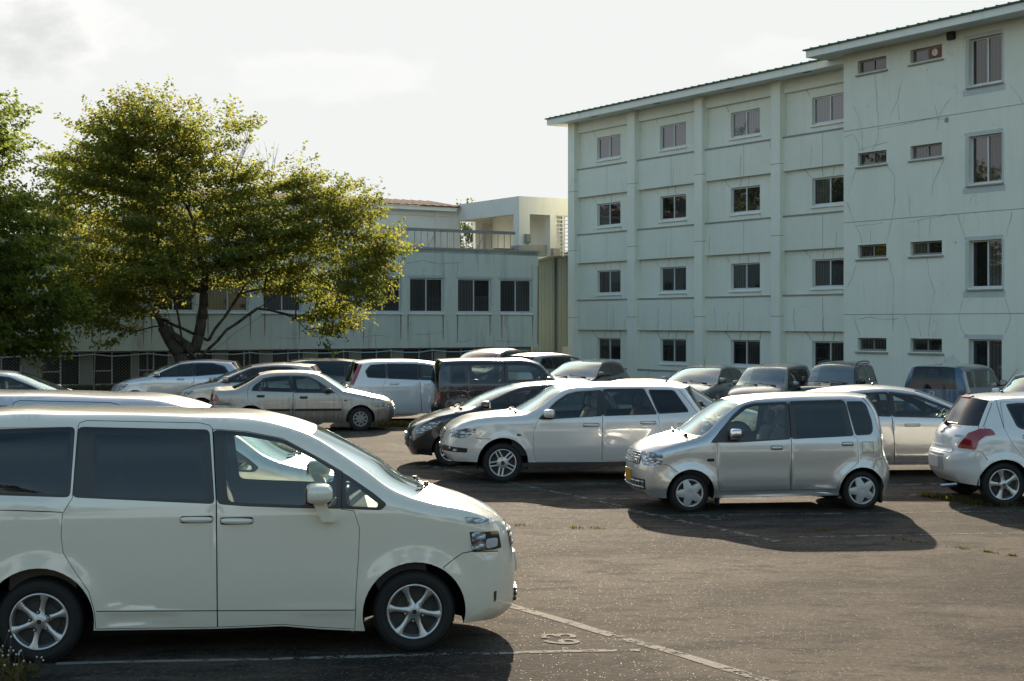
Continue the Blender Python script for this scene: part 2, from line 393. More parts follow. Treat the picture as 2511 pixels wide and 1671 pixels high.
def wall_with_holes(b, x0, x1, z0, z1, y, holes, depth, m=0, mr=None):
    """a wall sheet at y with real openings and reveals (inward = +y)"""
    xs = sorted({x0, x1, *[h[0] for h in holes], *[h[1] for h in holes]}); zs = sorted({z0, z1, *[h[2] for h in holes], *[h[3] for h in holes]})
    for i in range(len(xs) - 1):
        for j in range(len(zs) - 1):
            cx, cz = (xs[i] + xs[i + 1]) / 2, (zs[j] + zs[j + 1]) / 2
            if any(h[0] < cx < h[1] and h[2] < cz < h[3] for h in holes): continue
            b.add([(xs[i], y, zs[j]), (xs[i + 1], y, zs[j]), (xs[i + 1], y, zs[j + 1]), (xs[i], y, zs[j + 1])], [(0, 1, 2, 3)], m)
    mr = m if mr is None else mr
    for a, c, e, f in holes:
        for q in ([(a, y, e), (a, y, f), (a, y + depth, f), (a, y + depth, e)], [(c, y, e), (c, y + depth, e), (c, y + depth, f), (c, y, f)], [(a, y, f), (c, y, f), (c, y + depth, f), (a, y + depth, f)], [(a, y, e), (a, y + depth, e), (c, y + depth, e), (c, y, e)]):
            b.add(q, [(0, 1, 2, 3)], mr)

def crack_strip(b, pts, y, w=.03, m=1):
    """a hairline crack, filled and painted over: a ragged dark ribbon a few millimetres proud"""
    P = [np.array(pts[0], float)]
    for q in pts[1:]:
        p0, q = P[-1], np.array(q, float); k = max(1, int(np.hypot(*(q - p0)) / .22))
        for i in range(1, k + 1): P.append(p0 + (q - p0) * i / k + (np.array([RNG.uniform(-.035, .035), RNG.uniform(-.02, .02)]) if i < k else 0))
    vs = []
    for i, p in enumerate(P):
        d = P[min(i + 1, len(P) - 1)] - P[max(i - 1, 0)]; d = d / (np.hypot(*d) + 1e-9); n = np.array([-d[1], d[0]]); ww = w * RNG.uniform(.25, .8)
        for s in (-1, 1): e = p + n * ww * s; vs.append((e[0], y, e[1]))
    b.add(vs, [(2 * i, 2 * i + 2, 2 * i + 3, 2 * i + 1) for i in range(len(P) - 1)], m)

def window(par, x0, x1, z0, z1, y, depth=.16, mull=1, fm=None, sill=True, fw=.055, lab=None, split=None, panes=None):
    """aluminium sliding window set into a reveal: frame, sill, glass"""
    yy = y + depth * .55; fm = fm or ALU; b = MB()
    b.box(x0, x1, yy, yy + .06, z1 - fw, z1); b.box(x0, x1, yy, yy + .06, z0, z0 + fw * 1.3); b.box(x0, x0 + fw, yy + .002, yy + .058, z0 + fw * 1.3, z1 - fw); b.box(x1 - fw, x1, yy + .002, yy + .058, z0 + fw * 1.3, z1 - fw)
    for k in range(1, mull + 1):
        c = x0 + (x1 - x0) * k / (mull + 1); b.box(c - .025, c + .025, yy - .012, yy + .05, z0 + fw * 1.3, z1 - fw)
    if split: b.box(x0 + fw, x0 + (x1 - x0) / (mull + 1) - .025, yy + .006, yy + .05, split - .02, split + .02)
    w = b.build('window', [fm], par)
    if lab: w['label'] = lab
    k = mull + 1
    for j in range(k):      # each sash has its own glass, a hair out of line with the next
        a, c = x0 + fw + (x1 - x0 - 2 * fw) * j / k, x0 + fw + (x1 - x0 - 2 * fw) * (j + 1) / k; t0, t1 = RNG.uniform(-.006, .006), RNG.uniform(-.006, .006)
        mesh_obj('pane', [(a, yy + .03 + t0, z0 + fw), (c, yy + .03 + t1, z0 + fw), (c, yy + .03 + t1, z1 - fw), (a, yy + .03 + t0, z1 - fw)], [(0, 1, 2, 3)], RNG.choice(panes or PANES[:5]), w)
    if sill: MB().prism([(y - .07, z0 - .085), (y - .07, z0 - .045), (yy, z0 - .002), (yy, z0 - .085)], 0, x0 - .07, x1 + .07).build('sill', [LEDGE if sill == 'd' else TRIMW], w)
    return w

def ribbed_roof(b, x0, x1, ye, ze, yr, zr, pitch=.45, m=0):
    """pitched sheet of roof tiles: steps along the eave"""
    n = int((x1 - x0) / pitch)
    for i in range(n):
        a = x0 + (x1 - x0) * i / n; c = x0 + (x1 - x0) * (i + 1) / n
        b.add([(a, ye, ze), (c - .03, ye, ze), (c - .03, yr, zr), (a, yr, zr), (a, ye, ze + .055), (c - .03, ye, ze + .045), (c - .03, yr, zr + .045), (a, yr, zr + .07)], [(0, 1, 2, 3), (4, 7, 6, 5), (0, 4, 5, 1), (1, 5, 6, 2), (3, 2, 6, 7), (0, 3, 7, 4)], m)
        b.box(c - .05, c, ye - .01, yr, ze + .02, ze + .085, m) if yr - ye < .2 else b.add([(c - .05, ye - .02, ze), (c, ye - .02, ze), (c, ye - .02, ze + .07), (c - .05, ye - .02, ze + .07), (c - .05, yr, zr), (c, yr, zr), (c, yr, zr + .07), (c - .05, yr, zr + .07)], [(0, 1, 2, 3), (3, 2, 6, 7), (0, 3, 7, 4), (1, 5, 6, 2)], m)

# ---- the tall building: two blocks
TB = empty('apartment_block', 'tall mint green four storey building with cracked render and green tiled eaves', 'building', (11.98, 52, 0), radians(-57.8))
X1 = 14.0
smallz = [(11.42, 11.88), (8.13, 8.59), (4.84, 5.31), (1.55, 2.01)]; bigz = [(10.29, 11.84), (7.07, 8.65), (3.67, 5.24), (-.2, 2.01)]
holes = [(a, c, z0, z1) for z0, z1 in smallz for a, c in ((.69, 2.05), (3.14, 4.52))] + [(5.63, 6.96, z0, z1) for z0, z1 in bigz] + [(9.0, 10.4, z0, z1) for z0, z1 in smallz]
b = MB(); wall_with_holes(b, 0, X1, -.4, 12.35, 0, holes, .22)
b.add([(0, 0, -.4), (0, 12, -.4), (0, 12, 12.35), (0, 0, 12.35)], [(0, 1, 2, 3)]); b.add([(X1, 0, -.4), (X1, 12, -.4), (X1, 12, 12.35), (X1, 0, 12.35)], [(0, 3, 2, 1)]); b.add([(0, 12, -.4), (X1, 12, -.4), (X1, 12, 12.35), (0, 12, 12.35)], [(0, 3, 2, 1)])
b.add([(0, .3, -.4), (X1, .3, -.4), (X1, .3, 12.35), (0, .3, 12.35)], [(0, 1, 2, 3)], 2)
for z in (9.45, 6.15, 2.84): b.box(0, X1, -.004, .01, z - .012, z + .012, 1)
CR = [[(1.5, 11.3), (1.62, 10.4), (1.68, 9.6), (1.66, 9.0), (1.4, 8.65)], [(2.75, 10.9), (2.6, 10.3), (2.25, 9.75)], [(2.6, 10.1), (2.65, 9.55)], [(.5, 10.3), (.75, 9.9), (.85, 9.5), (.95, 8.65)], [(.05, 9.25), (.5, 9.3), (.8, 8.7)], [(.7, 8.7), (1.3, 8.78), (2.1, 8.85)], [(1.6, 9.35), (2.6, 9.38), (3.5, 9.42), (4.3, 9.4), (4.6, 9.35)], [(4.9, 10.0), (4.4, 9.5), (4.3, 9.0)], [(4.2, 9.9), (4.35, 9.3)], [(7.3, 10.1), (7.65, 9.7), (7.75, 9.45)],
      [(2.0, 8.1), (2.4, 7.7), (2.45, 6.8), (2.3, 6.1), (2.05, 5.35)], [(.6, 8.0), (.25, 7.2)], [(.15, 6.9), (.5, 6.2), (.75, 5.8), (.9, 5.36)], [(.6, 6.0), (1.9, 6.05)], [(1.3, 5.9), (1.3, 5.4)], [(3.0, 6.0), (4.9, 6.15), (5.3, 6.1)], [(4.05, 6.1), (3.95, 5.4)], [(3.5, 6.05), (3.5, 5.4)], [(4.6, 8.0), (4.15, 7.3), (4.1, 6.8)], [(2.1, 4.8), (2.4, 4.1), (2.35, 3.3), (2.35, 2.4)], [(3.85, 4.8), (3.95, 4.2), (4.2, 3.6), (4.05, 2.9), (3.95, 2.1)],
      [(.75, 2.68), (1.2, 2.75), (1.9, 2.66), (2.6, 2.7)], [(2.36, 2.84), (2.36, 2.3)], [(2.9, 2.8), (3.15, 2.1)], [(3.5, 2.7), (3.6, 2.1)], [(.5, 2.8), (.8, 2.1)], [(5.4, 3.3), (5.25, 2.8), (5.35, 2.3), (5.6, 2.1)], [(7.1, 3.3), (7.3, 2.7), (7.1, 2.2)], [(5.2, 6.1), (5.5, 5.4)], [(7.35, 6.1), (7.15, 5.3)], [(.6, 4.6), (.2, 3.8)], [(4.6, 1.5), (4.7, .9)], [(1.0, 4.0), (1.05, 3.2)], [(3.1, 6.9), (3.15, 6.2)]]
for p in CR: crack_strip(b, p, -.005, .012)
for x, z, r in ((4.72, 9.31, .10), (5.1, 5.2, .035), (3.9, 11.1, .02)): b.add([(x + r * cos(a) * RNG.uniform(.85, 1.1), -.006, z + r * sin(a) * RNG.uniform(.85, 1.1)) for a in np.linspace(0, 2 * pi, 12, endpoint=False)], [tuple(range(12))], 1)
for z0, z1 in bigz[:3]:
    b.box(5.40, 7.10, -.006, .004, z0 - .30, z0 - .10, 3) if z0 > 0 else None
    b.box(5.46, 7.02, -.005, .004, z1 + .02, z1 + .13, 3); b.box(5.50, 5.62, -.005, .004, z0 - .05, z1, 3); b.box(6.97, 7.05, -.005, .004, z0 - .05, z1, 3)
b.box(5.46, 7.02, -.005, .004, 2.03, 2.16, 3); b.add([(4.35, -.005, .2), (5.5, -.005, .2), (5.45, -.005, 1.1), (5.0, -.005, 1.5), (4.4, -.005, 1.15)], [(0, 1, 2, 3, 4)], 4)
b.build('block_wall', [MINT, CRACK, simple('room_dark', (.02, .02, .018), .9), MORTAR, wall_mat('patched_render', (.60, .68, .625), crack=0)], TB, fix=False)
for i, (z0, z1) in enumerate(smallz):
    for j, (a, c) in enumerate(((.69, 2.05), (3.14, 4.52), (9.0, 10.4))):
        w = window(TB, a, c, z0, z1, 0, .22, 1, ALUD, 'd')
        if i == 0 and j == 1:
            w['label'] = 'window with a rusty red panel and round fan outlet'
            MB().box(3.87, 4.45, .10, .125, 11.50, 11.82).build('fan_panel', [simple('rust_red_panel', (.24, .085, .045), .7, nz=.3)], w)
            q = MB().lathe([(.0, .0), (.05, .0), (.06, -.02), (.085, -.02), (.10, -.045), (.12, -.045), (.125, .03)], 'y', 0, 24, (4.17, .09, 11.66)); auto_smooth(q.build('fan_outlet', [ALU], w))
for z0, z1 in bigz: window(TB, 5.63, 6.96, z0, z1, 0, .30, 1, ALU, 'd' if z0 > 0 else False)
b = MB().box(-.92, X1 + .9, -.90, 12.9, 12.20, 12.24, 0); b.box(-.95, X1 + .9, -.94, -.90, 12.17, 12.42, 0); b.box(-.95, -.90, -.90, 12.9, 12.17, 12.42, 0)
b.build('block_eave', [TRIMW], TB)
b = MB(); ribbed_roof(b, -1.05, X1 + .9, -1.02, 12.42, 6, 13.0); b.add([(-1.05, -1.0, 12.42), (-1.05, 6, 13.0), (-1.05, 13, 12.42)], [(0, 1, 2)]); b.add([(-1.05, 6, 13.0), (X1, 6, 13.0), (X1, 13, 12.42), (-1.05, 13, 12.42)], [(0, 1, 2, 3)])
b.build('block_roof', [GREENROOF], TB, fix=False)
MB().box(4.83, 5.10, -.14, -.002, 11.94, 12.19).build('vent_box', [simple('vent_black', (.03, .03, .03), .7)], TB)

# wing with piers, spandrels and four windows to a storey
WY = 1.2; WX0 = -18.83
wz = [(10.10, 11.14), (7.00, 8.06), (3.88, 4.96), (.80, 1.85)]; wx = [(-16.96, -15.13), (-12.23, -10.44), (-7.55, -5.79), (-2.85, -1.05)]
holes = [(a, c, z0, z1) for a, c in wx for z0, z1 in wz]
b = MB(); wall_with_holes(b, WX0 + .02, 0, -.4, 12.03, WY, holes, .16)
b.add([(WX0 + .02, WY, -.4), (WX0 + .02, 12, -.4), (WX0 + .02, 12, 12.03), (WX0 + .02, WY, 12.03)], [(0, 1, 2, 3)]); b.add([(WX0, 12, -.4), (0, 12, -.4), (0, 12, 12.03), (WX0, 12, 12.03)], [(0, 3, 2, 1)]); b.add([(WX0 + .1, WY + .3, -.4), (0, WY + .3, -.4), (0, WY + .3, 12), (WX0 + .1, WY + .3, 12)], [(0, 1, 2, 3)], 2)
for (a, c) in wx:
    for k, (z0, z1) in enumerate(wz):
        if k == 0: continue
        for x in ([a - .02, a + (c - a) * .33, a + (c - a) * .62] + ([c] if k > 1 else [])):
            s = -.35 if x < a else RNG.uniform(-.06, .1)
            crack_strip(b, [(x, z1 + .04), (x + s, z1 + .36)], WY - .005, .028 if k == 3 else .02)
        crack_strip(b, [(c - .02, z0 - .1), (c + .28, z0 - .45)], WY - .005, .018)
    crack_strip(b, [(a - .1, 11.2), (a - .3, 11.5)], WY - .005, .02)
b.build('wing_wall', [MINT2, CRACK, bpy.data.materials['room_dark']], TB, fix=False)
for a, c in wx:
    for z0, z1 in wz: window(TB, a, c, z0, z1, WY, .16, 1, ALU, True, .06, panes=PANES[5:6] if z0 > 9 else None)
piers = [(-18.83, -18.31), (-14.15, -13.61), (-9.46, -8.95), (-4.76, -4.25), (-.55, -.02)]
for i, (a, c) in enumerate(piers):
    b = MB().box(a, c, .84, WY + .02, -.4, 12.0)
    for z in (8.75, 5.95, 2.80): b.box(a - .003, c + .003, .836, WY, z - .012, z + .012, 1)
    b.build('pier', [MINT2, CRACK], TB)
bays = [(piers[i][1], piers[i + 1][0]) for i in range(4)]
for a, c in bays:
    m = (a + c) / 2 + .3
    for z0, z1 in ((8.45, 9.74), (5.35, 6.66), (2.22, 3.58), (-.4, .44)):
        b = MB().box(a, c, 1.02, WY + .01, z0, z1, 0)
        b.box(a, c, .985, WY, z1, z1 + .055, 2)
        for _ in range(3 if z1 < 6 else 1):
            x = RNG.uniform(a + .2, c - .2); h = RNG.uniform(.4, 1.0); crack_strip(b, [(x, z0 + .02), (x + RNG.uniform(-.08, .08), min(z1 - .05, z0 + h))], 1.016, .016)
        b.box(m - .006, m + .006, 1.015, 1.03, z0, z1, 1); crack_strip(b, [(c - .25, z1), (c - .08, z1 - .75)], 1.016, .014)
        b.build('spandrel', [MINT, CRACK, LEDGE], TB, fix=False)
    MB().box(a, c, 1.06, WY + .01, 11.50, 12.0).build('lintel_band', [MINT2], TB)
b = MB().box(WX0 - .80, -.01, .26, 12.4, 12.00, 12.03); b.box(WX0 - .84, -.01, .20, .26, 11.97, 12.25); b.box(WX0 - .84, WX0 - .79, .26, 12.4, 11.97, 12.25)
for a, c in bays: b.box((a + c) / 2 - .2, (a + c) / 2 + .2, .42, .55, 11.985, 12.01, 1)
b.build('wing_eave', [TRIMW, CRACK], TB)
b = MB(); ribbed_roof(b, WX0 - .92, -.01, .12, 12.25, 6.2, 12.75); b.add([(WX0 - .92, .12, 12.25), (WX0 - .92, 6.2, 12.75), (WX0 - .92, 12.4, 12.25)], [(0, 1, 2)]); b.add([(WX0 - .92, 6.2, 12.75), (0, 6.2, 12.75), (0, 12.4, 12.25), (WX0 - .92, 12.4, 12.25)], [(0, 1, 2, 3)])
b.build('wing_roof', [GREENROOF], TB, fix=False)

# ---- the low building behind the trees
LB = empty('low_building', 'low stained two storey building with a roof terrace behind the trees', 'building', (1.23, 68, 0), radians(32.2))
LX0 = -42.0
ux = [(-2.1, -.36), (-4.38, -2.61), (-6.86, -5.13), (-9.1, -7.3), (-11.5, -9.72), (-13.85, -12.1), (-16.3, -14.5), (-18.6, -16.85), (-20.7, -19.0), (-22.75, -21.05), (-25.2, -23.5), (-27.6, -25.8), (-30, -28.2), (-32.4, -30.6), (-34.8, -33.0)]
holes = [(a, c, 3.0, 4.56) for a, c in ux]
b = MB(); wall_with_holes(b, LX0, .02, 1.42, 5.86, 0, holes, .18)
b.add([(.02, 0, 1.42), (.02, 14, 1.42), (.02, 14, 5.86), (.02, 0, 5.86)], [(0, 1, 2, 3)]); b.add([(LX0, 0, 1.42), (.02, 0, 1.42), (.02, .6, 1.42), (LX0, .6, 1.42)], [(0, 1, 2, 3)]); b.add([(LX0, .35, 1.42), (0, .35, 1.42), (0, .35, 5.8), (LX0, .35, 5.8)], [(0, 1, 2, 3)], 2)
b.box(LX0, .02, .0, 14, 5.70, 5.84, 3)
for a, c in ux:
    for x in (a - .05 + RNG.uniform(-.05, .15), c + .05 + RNG.uniform(-.15, .05)):      # rust and water runs below the sill ends
        b.add([(x - .04, -.004, 2.9), (x + .04, -.004, 2.9), (x + .03, -.004, 2.2 + RNG.uniform(-.6, .5)), (x - .01, -.004, 1.45 + RNG.uniform(0, .5))], [(0, 1, 2, 3)], 4)
        crack_strip(b, [(x, 4.6), (x + RNG.uniform(-.1, .1), 5.3)], -.005, .02) if RNG.random() < .5 else None
    b.box(a - .12, c + .12, -.006, .01, 4.57, 4.68, 5); b.box(c + .01, c + .07, -.006, .01, 3.3, 4.6, 5)
    if RNG.random() < .6: xx, zz = a + RNG.uniform(-.5, .6), RNG.uniform(1.7, 2.3); crack_strip(b, [(xx, zz), (xx + RNG.uniform(.3, .7), zz + RNG.uniform(-.1, .1)), (xx + RNG.uniform(.8, 1.5), zz + RNG.uniform(-.1, .1))], -.005, .014)
    if RNG.random() < .6: xx = a + RNG.uniform(0, 1.6); crack_strip(b, [(xx, RNG.uniform(2.0, 2.7)), (xx + RNG.uniform(-.15, .15), 1.45)], -.005, .014)
crack_strip(b, [(-7.0, 5.2), (-6.2, 5.35), (-5.4, 5.2), (-4.2, 5.3)], -.005, .02); b.add([(-.03, -.005, 5.2), (.02, -.005, 5.3), (.02, -.005, 1.5), (-.05, -.005, 1.6)], [(0, 1, 2, 3)], 4)
b.build('upper_wall', [LOWW, CRACK, bpy.data.materials['room_dark'], CONC, simple('rust_run', (.34, .25, .165), .9, nz=.5), MORTAR], LB, fix=False)
b = MB().box(LX0, .06, -.05, .20, 5.86, 5.95); b.build('parapet_cap', [CONC], LB)
for i, (a, c) in enumerate(ux): window(LB, a, c, 3.0, 4.56, 0, .14, 1, ALU, True, .06, split=3.9 if i == 3 else None, panes=PANES[6:8])
q = MB().box(-6.75, -6.3, .40, .46, 4.42, 4.47); tube = NT('lit_tube'); lt = tube.n('Emission', {0: (.85, 1, .95, 1), 1: 1.6}); q.build('ceiling_lamp', [tube.done(lt.outputs[0])], LB)
bx = [(-.9, -2.6), (-3.0, -4.7), (-5.2, -6.9), (-7.4, -9.0), (-9.5, -11.1), (-11.7, -13.2), (-13.7, -15.2), (-15.8, -17.3), (-17.7, -19.0), (-19.24, -20.87), (-21.33, -22.86), (-23.6, -25.1), (-25.6, -27.2), (-27.8, -29.4), (-30, -31.6), (-32.2, -33.8)]
holes = [(c, a, .04, 1.40) for a, c in bx]
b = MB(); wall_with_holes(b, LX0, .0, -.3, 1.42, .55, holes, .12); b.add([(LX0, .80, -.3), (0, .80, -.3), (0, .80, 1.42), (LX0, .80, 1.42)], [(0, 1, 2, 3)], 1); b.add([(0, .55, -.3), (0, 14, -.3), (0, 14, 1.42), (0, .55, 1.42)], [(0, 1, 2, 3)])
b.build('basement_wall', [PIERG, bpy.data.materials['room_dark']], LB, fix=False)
for a, c in bx: window(LB, c, a, .04, 1.40, .55, .12, 1, ALU, False, .05, split=.62, panes=PANES[6:7])
# roof terrace: railing, portal, back volume
b = MB().box(-24, -1.11, .25, .33, 6.68, 6.82)
for x in np.arange(-23.8, -1.1, .34): b.box(x - .012, x + .012, .278, .302, 5.95, 6.68)
for x in np.arange(-23.6, -1.1, 2.6): b.bar((x, .29, 5.95), (x, .29, 6.7), .03); b.bar((x, .29, 6.6), (x - .05, 1.0, 5.86), .02)
b.build('railing', [STEEL], LB)
b = MB()
b.box(.21, .83, 2.0, 2.5, 6.30, 7.84, 0); b.box(.12, .95, 1.9, 2.6, 5.84, 6.30, 1)          # near column and its dark plinth
b.box(2.02, 2.31, 2.0, 2.5, 5.84, 7.84, 0); b.box(.95, 2.02, 2.3, 2.5, 5.84, 6.38, 1); b.box(2.05, 2.45, 1.75, 2.0, 5.84, 6.2, 1)
b.box(.21, 7, 2.0, 2.3, 7.84, 8.69, 0); b.box(.21, .55, 2.3, 8.0, 7.84, 8.69, 0); b.box(.55, 7, 2.3, 8.3, 8.45, 8.66, 0)
b.box(-.24, .37, 8.0, 8.4, 5.84, 8.55, 0); b.box(1.32, 7, 8.0, 8.3, 5.84, 8.45, 0); b.box(.37, 1.32, 8.0, 8.3, 7.84, 8.45, 0)
b.box(2.31, 2.5, 2.5, 8, 5.84, 8.45, 0)
b.build('terrace_portal', [CREAM, CONC], LB)
MB().box(1.75, 2.25, 7.95, 8.0, 5.9, 7.75).build('door', [simple('door_cream', (.5, .49, .44), .6)], LB)
b = MB()
for z in np.arange(5.9, 7.82, .19): b.box(2.45, 4.2, 2.05, 2.2, z, z + .045)
for x in (2.38, 2.83, 3.3, 3.77, 4.2): b.box(x - .05, x + .05, 2.04, 2.21, 5.84, 7.84)
b.build('lattice_screen', [CREAM], LB)
MB().box(.52, .80, 1.85, 1.995, 6.42, 6.86).build('meter_box', [simple('meter_box_grey', (.20, .23, .19), .6)], LB, bevel=.02)
b = MB(); 
for k in range(3): b.bar((.58 + .07 * k, 1.93, 6.42), (.58 + .07 * k, 1.93, 5.9), .014)
b.build('conduit', [STEEL], LB)
b = MB().box(-1.05, .12, 2.05, 2.5, 5.86, 6.02, 0); b.box(-1.0, 0, 2.1, 2.4, 6.02, 6.14, 1); b.build('terrace_bench', [CONC, simple('bench_wood', (.18, .10, .06), .7)], LB)
b = MB().box(-14, -.24, 8.0, 14, 5.84, 8.30, 0); b.box(-14, -.24, 7.97, 8.0, 8.02, 8.05, 1); b.box(-1.1, -.95, 7.96, 8.0, 5.84, 8.3, 0); b.box(-14.3, -.02, 7.6, 14, 8.30, 8.50, 2); b.build('terrace_room', [CREAM, MORTAR, TRIMW], LB)
b = MB(); ribbed_roof(b, -14.4, .1, 7.5, 8.50, 11.0, 9.05, .5); b.add([(.1, 7.5, 8.5), (.1, 11, 9.05), (.1, 14, 8.5)], [(0, 1, 2)]); b.build('terrace_roof', [BROWNROOF], LB, fix=False)

# ---- shed between the two
SH = empty('shed', 'narrow pale panelled lean-to with rust streaks between the two buildings', 'shed', (11.98, 52, 0), radians(-57.8))
b = MB(); A0, A1, SY = -25.3, -19.6, 3.0
zt = lambda a: 5.66 + (a + 24.7) * .098
b.prism([(A0, -.4), (A1, -.4), (A1, zt(A1)), (A0, zt(A0))], 1, SY, SY + .2)
for x in np.arange(A0 + .1, A1, .26): b.box(x, x + .025, SY - .018, SY, -.4, zt(x) - .08)
for x, w in ((-24.7, .05), (-22.6, .03), (-22.15, .03)): b.box(x, x + w, SY - .022, SY - .0185, RNG.uniform(.3, 2), zt(x) - .1, 1)
b.build('shed_wall', [SHEDM, bpy.data.materials['rust_run']], SH)
MB().prism([(A0, zt(A0)), (A1, zt(A1)), (A1, zt(A1) + .14), (A0, zt(A0) + .14)], 1, SY - .16, SY + 5).build('shed_roof', [simple('shed_roof_grey', (.16, .18, .18), .6)], SH)
b = MB().bar((-23.05, SY - .10, -.3), (-23.05, SY - .10, zt(-23.05)), .075, 0, 10); b.build('drainpipe', [simple('pipe_grey', (.17, .19, .185), .6)], SH)
window(SH, -21.87, -20.9, 3.46, 4.27, SY - .16, .16, 2, ALUD, 'd')
MB().box(-22.4, -21.6, SY - .05, SY - .0, -.3, 1.35).build('hatch_door', [simple('hatch_grey', (.36, .37, .34), .7, nz=.3)], SH)

# ---- chain link fence in front of the low building
FE = empty('chain_link_fence', 'wire mesh fence with thin posts in front of the low building', 'fence', (1.23, 68, 0), radians(32.2))
b = MB(); y = -2.2; H = 1.32; p = .13; x0, x1 = -30.0, -1.5
n = int((x1 - x0) / p)
for i in range(-int(H / p), n):
    for s in (1, -1):
        xa = x0 + i * p; a = (xa, 0.05) if s > 0 else (xa + H, 0.05); e = (xa + H, H) if s > 0 else (xa, H)
        b.bar((a[0], y, a[1]), (e[0], y, e[1]), .0055, 0, 3)
b.build('mesh', [simple('wire_grey', (.20, .20, .18), .6, .3)], FE, fix=False)
for x in np.arange(x0, x1 + .1, 2.1): MB().bar((x, y, -.2), (x + RNG.uniform(-.08, .08), y, H + .1), .028, 0, 8).build('post', [STEEL], FE)
b = MB(); pts = [(x, y - .02, H + .02 - .07 * abs(sin((x - x0) / 2.1 * pi)) + RNG.uniform(-.02, .02)) for x in np.arange(x0, x1, .7)]; b.tube(pts, .022, 0, 5); b.build('tape', [simple('pale_tape', (.42, .55, .50), .6)], FE)

# ================================================================ trees
def leaf_mat(name, stops, trans, amt=.60):
    t = NT(name); r = t.n('NewGeometry').outputs['Random Per Island']
    v = t.coord(); big = t.noise(v, .55, 3)
    k = t.math('ADD', t.math('MULTIPLY', r, .65), t.math('MULTIPLY', big, .45), True)
    c = t.ramp(k, stops); tc = t.mix(.35, t.mix(1.0, c, (2.9, 2.8, 2.0), 'MULTIPLY'), trans)
    df = t.pbsdf(color=c, rough=.6, spec=.12)
    tr = t.n('BsdfTranslucent', {0: tc}).outputs[0]
    return t.done(t.n('MixShader', {0: amt, 1: df, 2: tr}).outputs[0])
LEAF_A = leaf_mat('leaf_olive', [(.1, (.060, .088, .024)), (.5, (.098, .124, .030)), (.75, (.138, .140, .034)), (.93, (.19, .125, .034))], (.38, .38, .06))
LEAF_B = leaf_mat('leaf_green', [(.1, (.036, .062, .016)), (.5, (.064, .094, .022)), (.85, (.11, .13, .026))], (.33, .38, .05))
LEAF_C = leaf_mat('leaf_far', [(.1, (.05, .075, .04)), (.6, (.075, .105, .05)), (.9, (.11, .13, .06))], (.18, .22, .08))
t = NT('bark'); v = t.coord(scale=(5, 5, .9)); n_ = t.noise(v, 3.5, 7, .65); BARK = t.done(t.pbsdf(color=t.ramp(n_, [(.3, (.045, .038, .030)), (.6, (.10, .088, .07)), (.8, (.16, .14, .115))]), rough=.9, spec=.2, normal=t.bump(n_, .8, .05)))

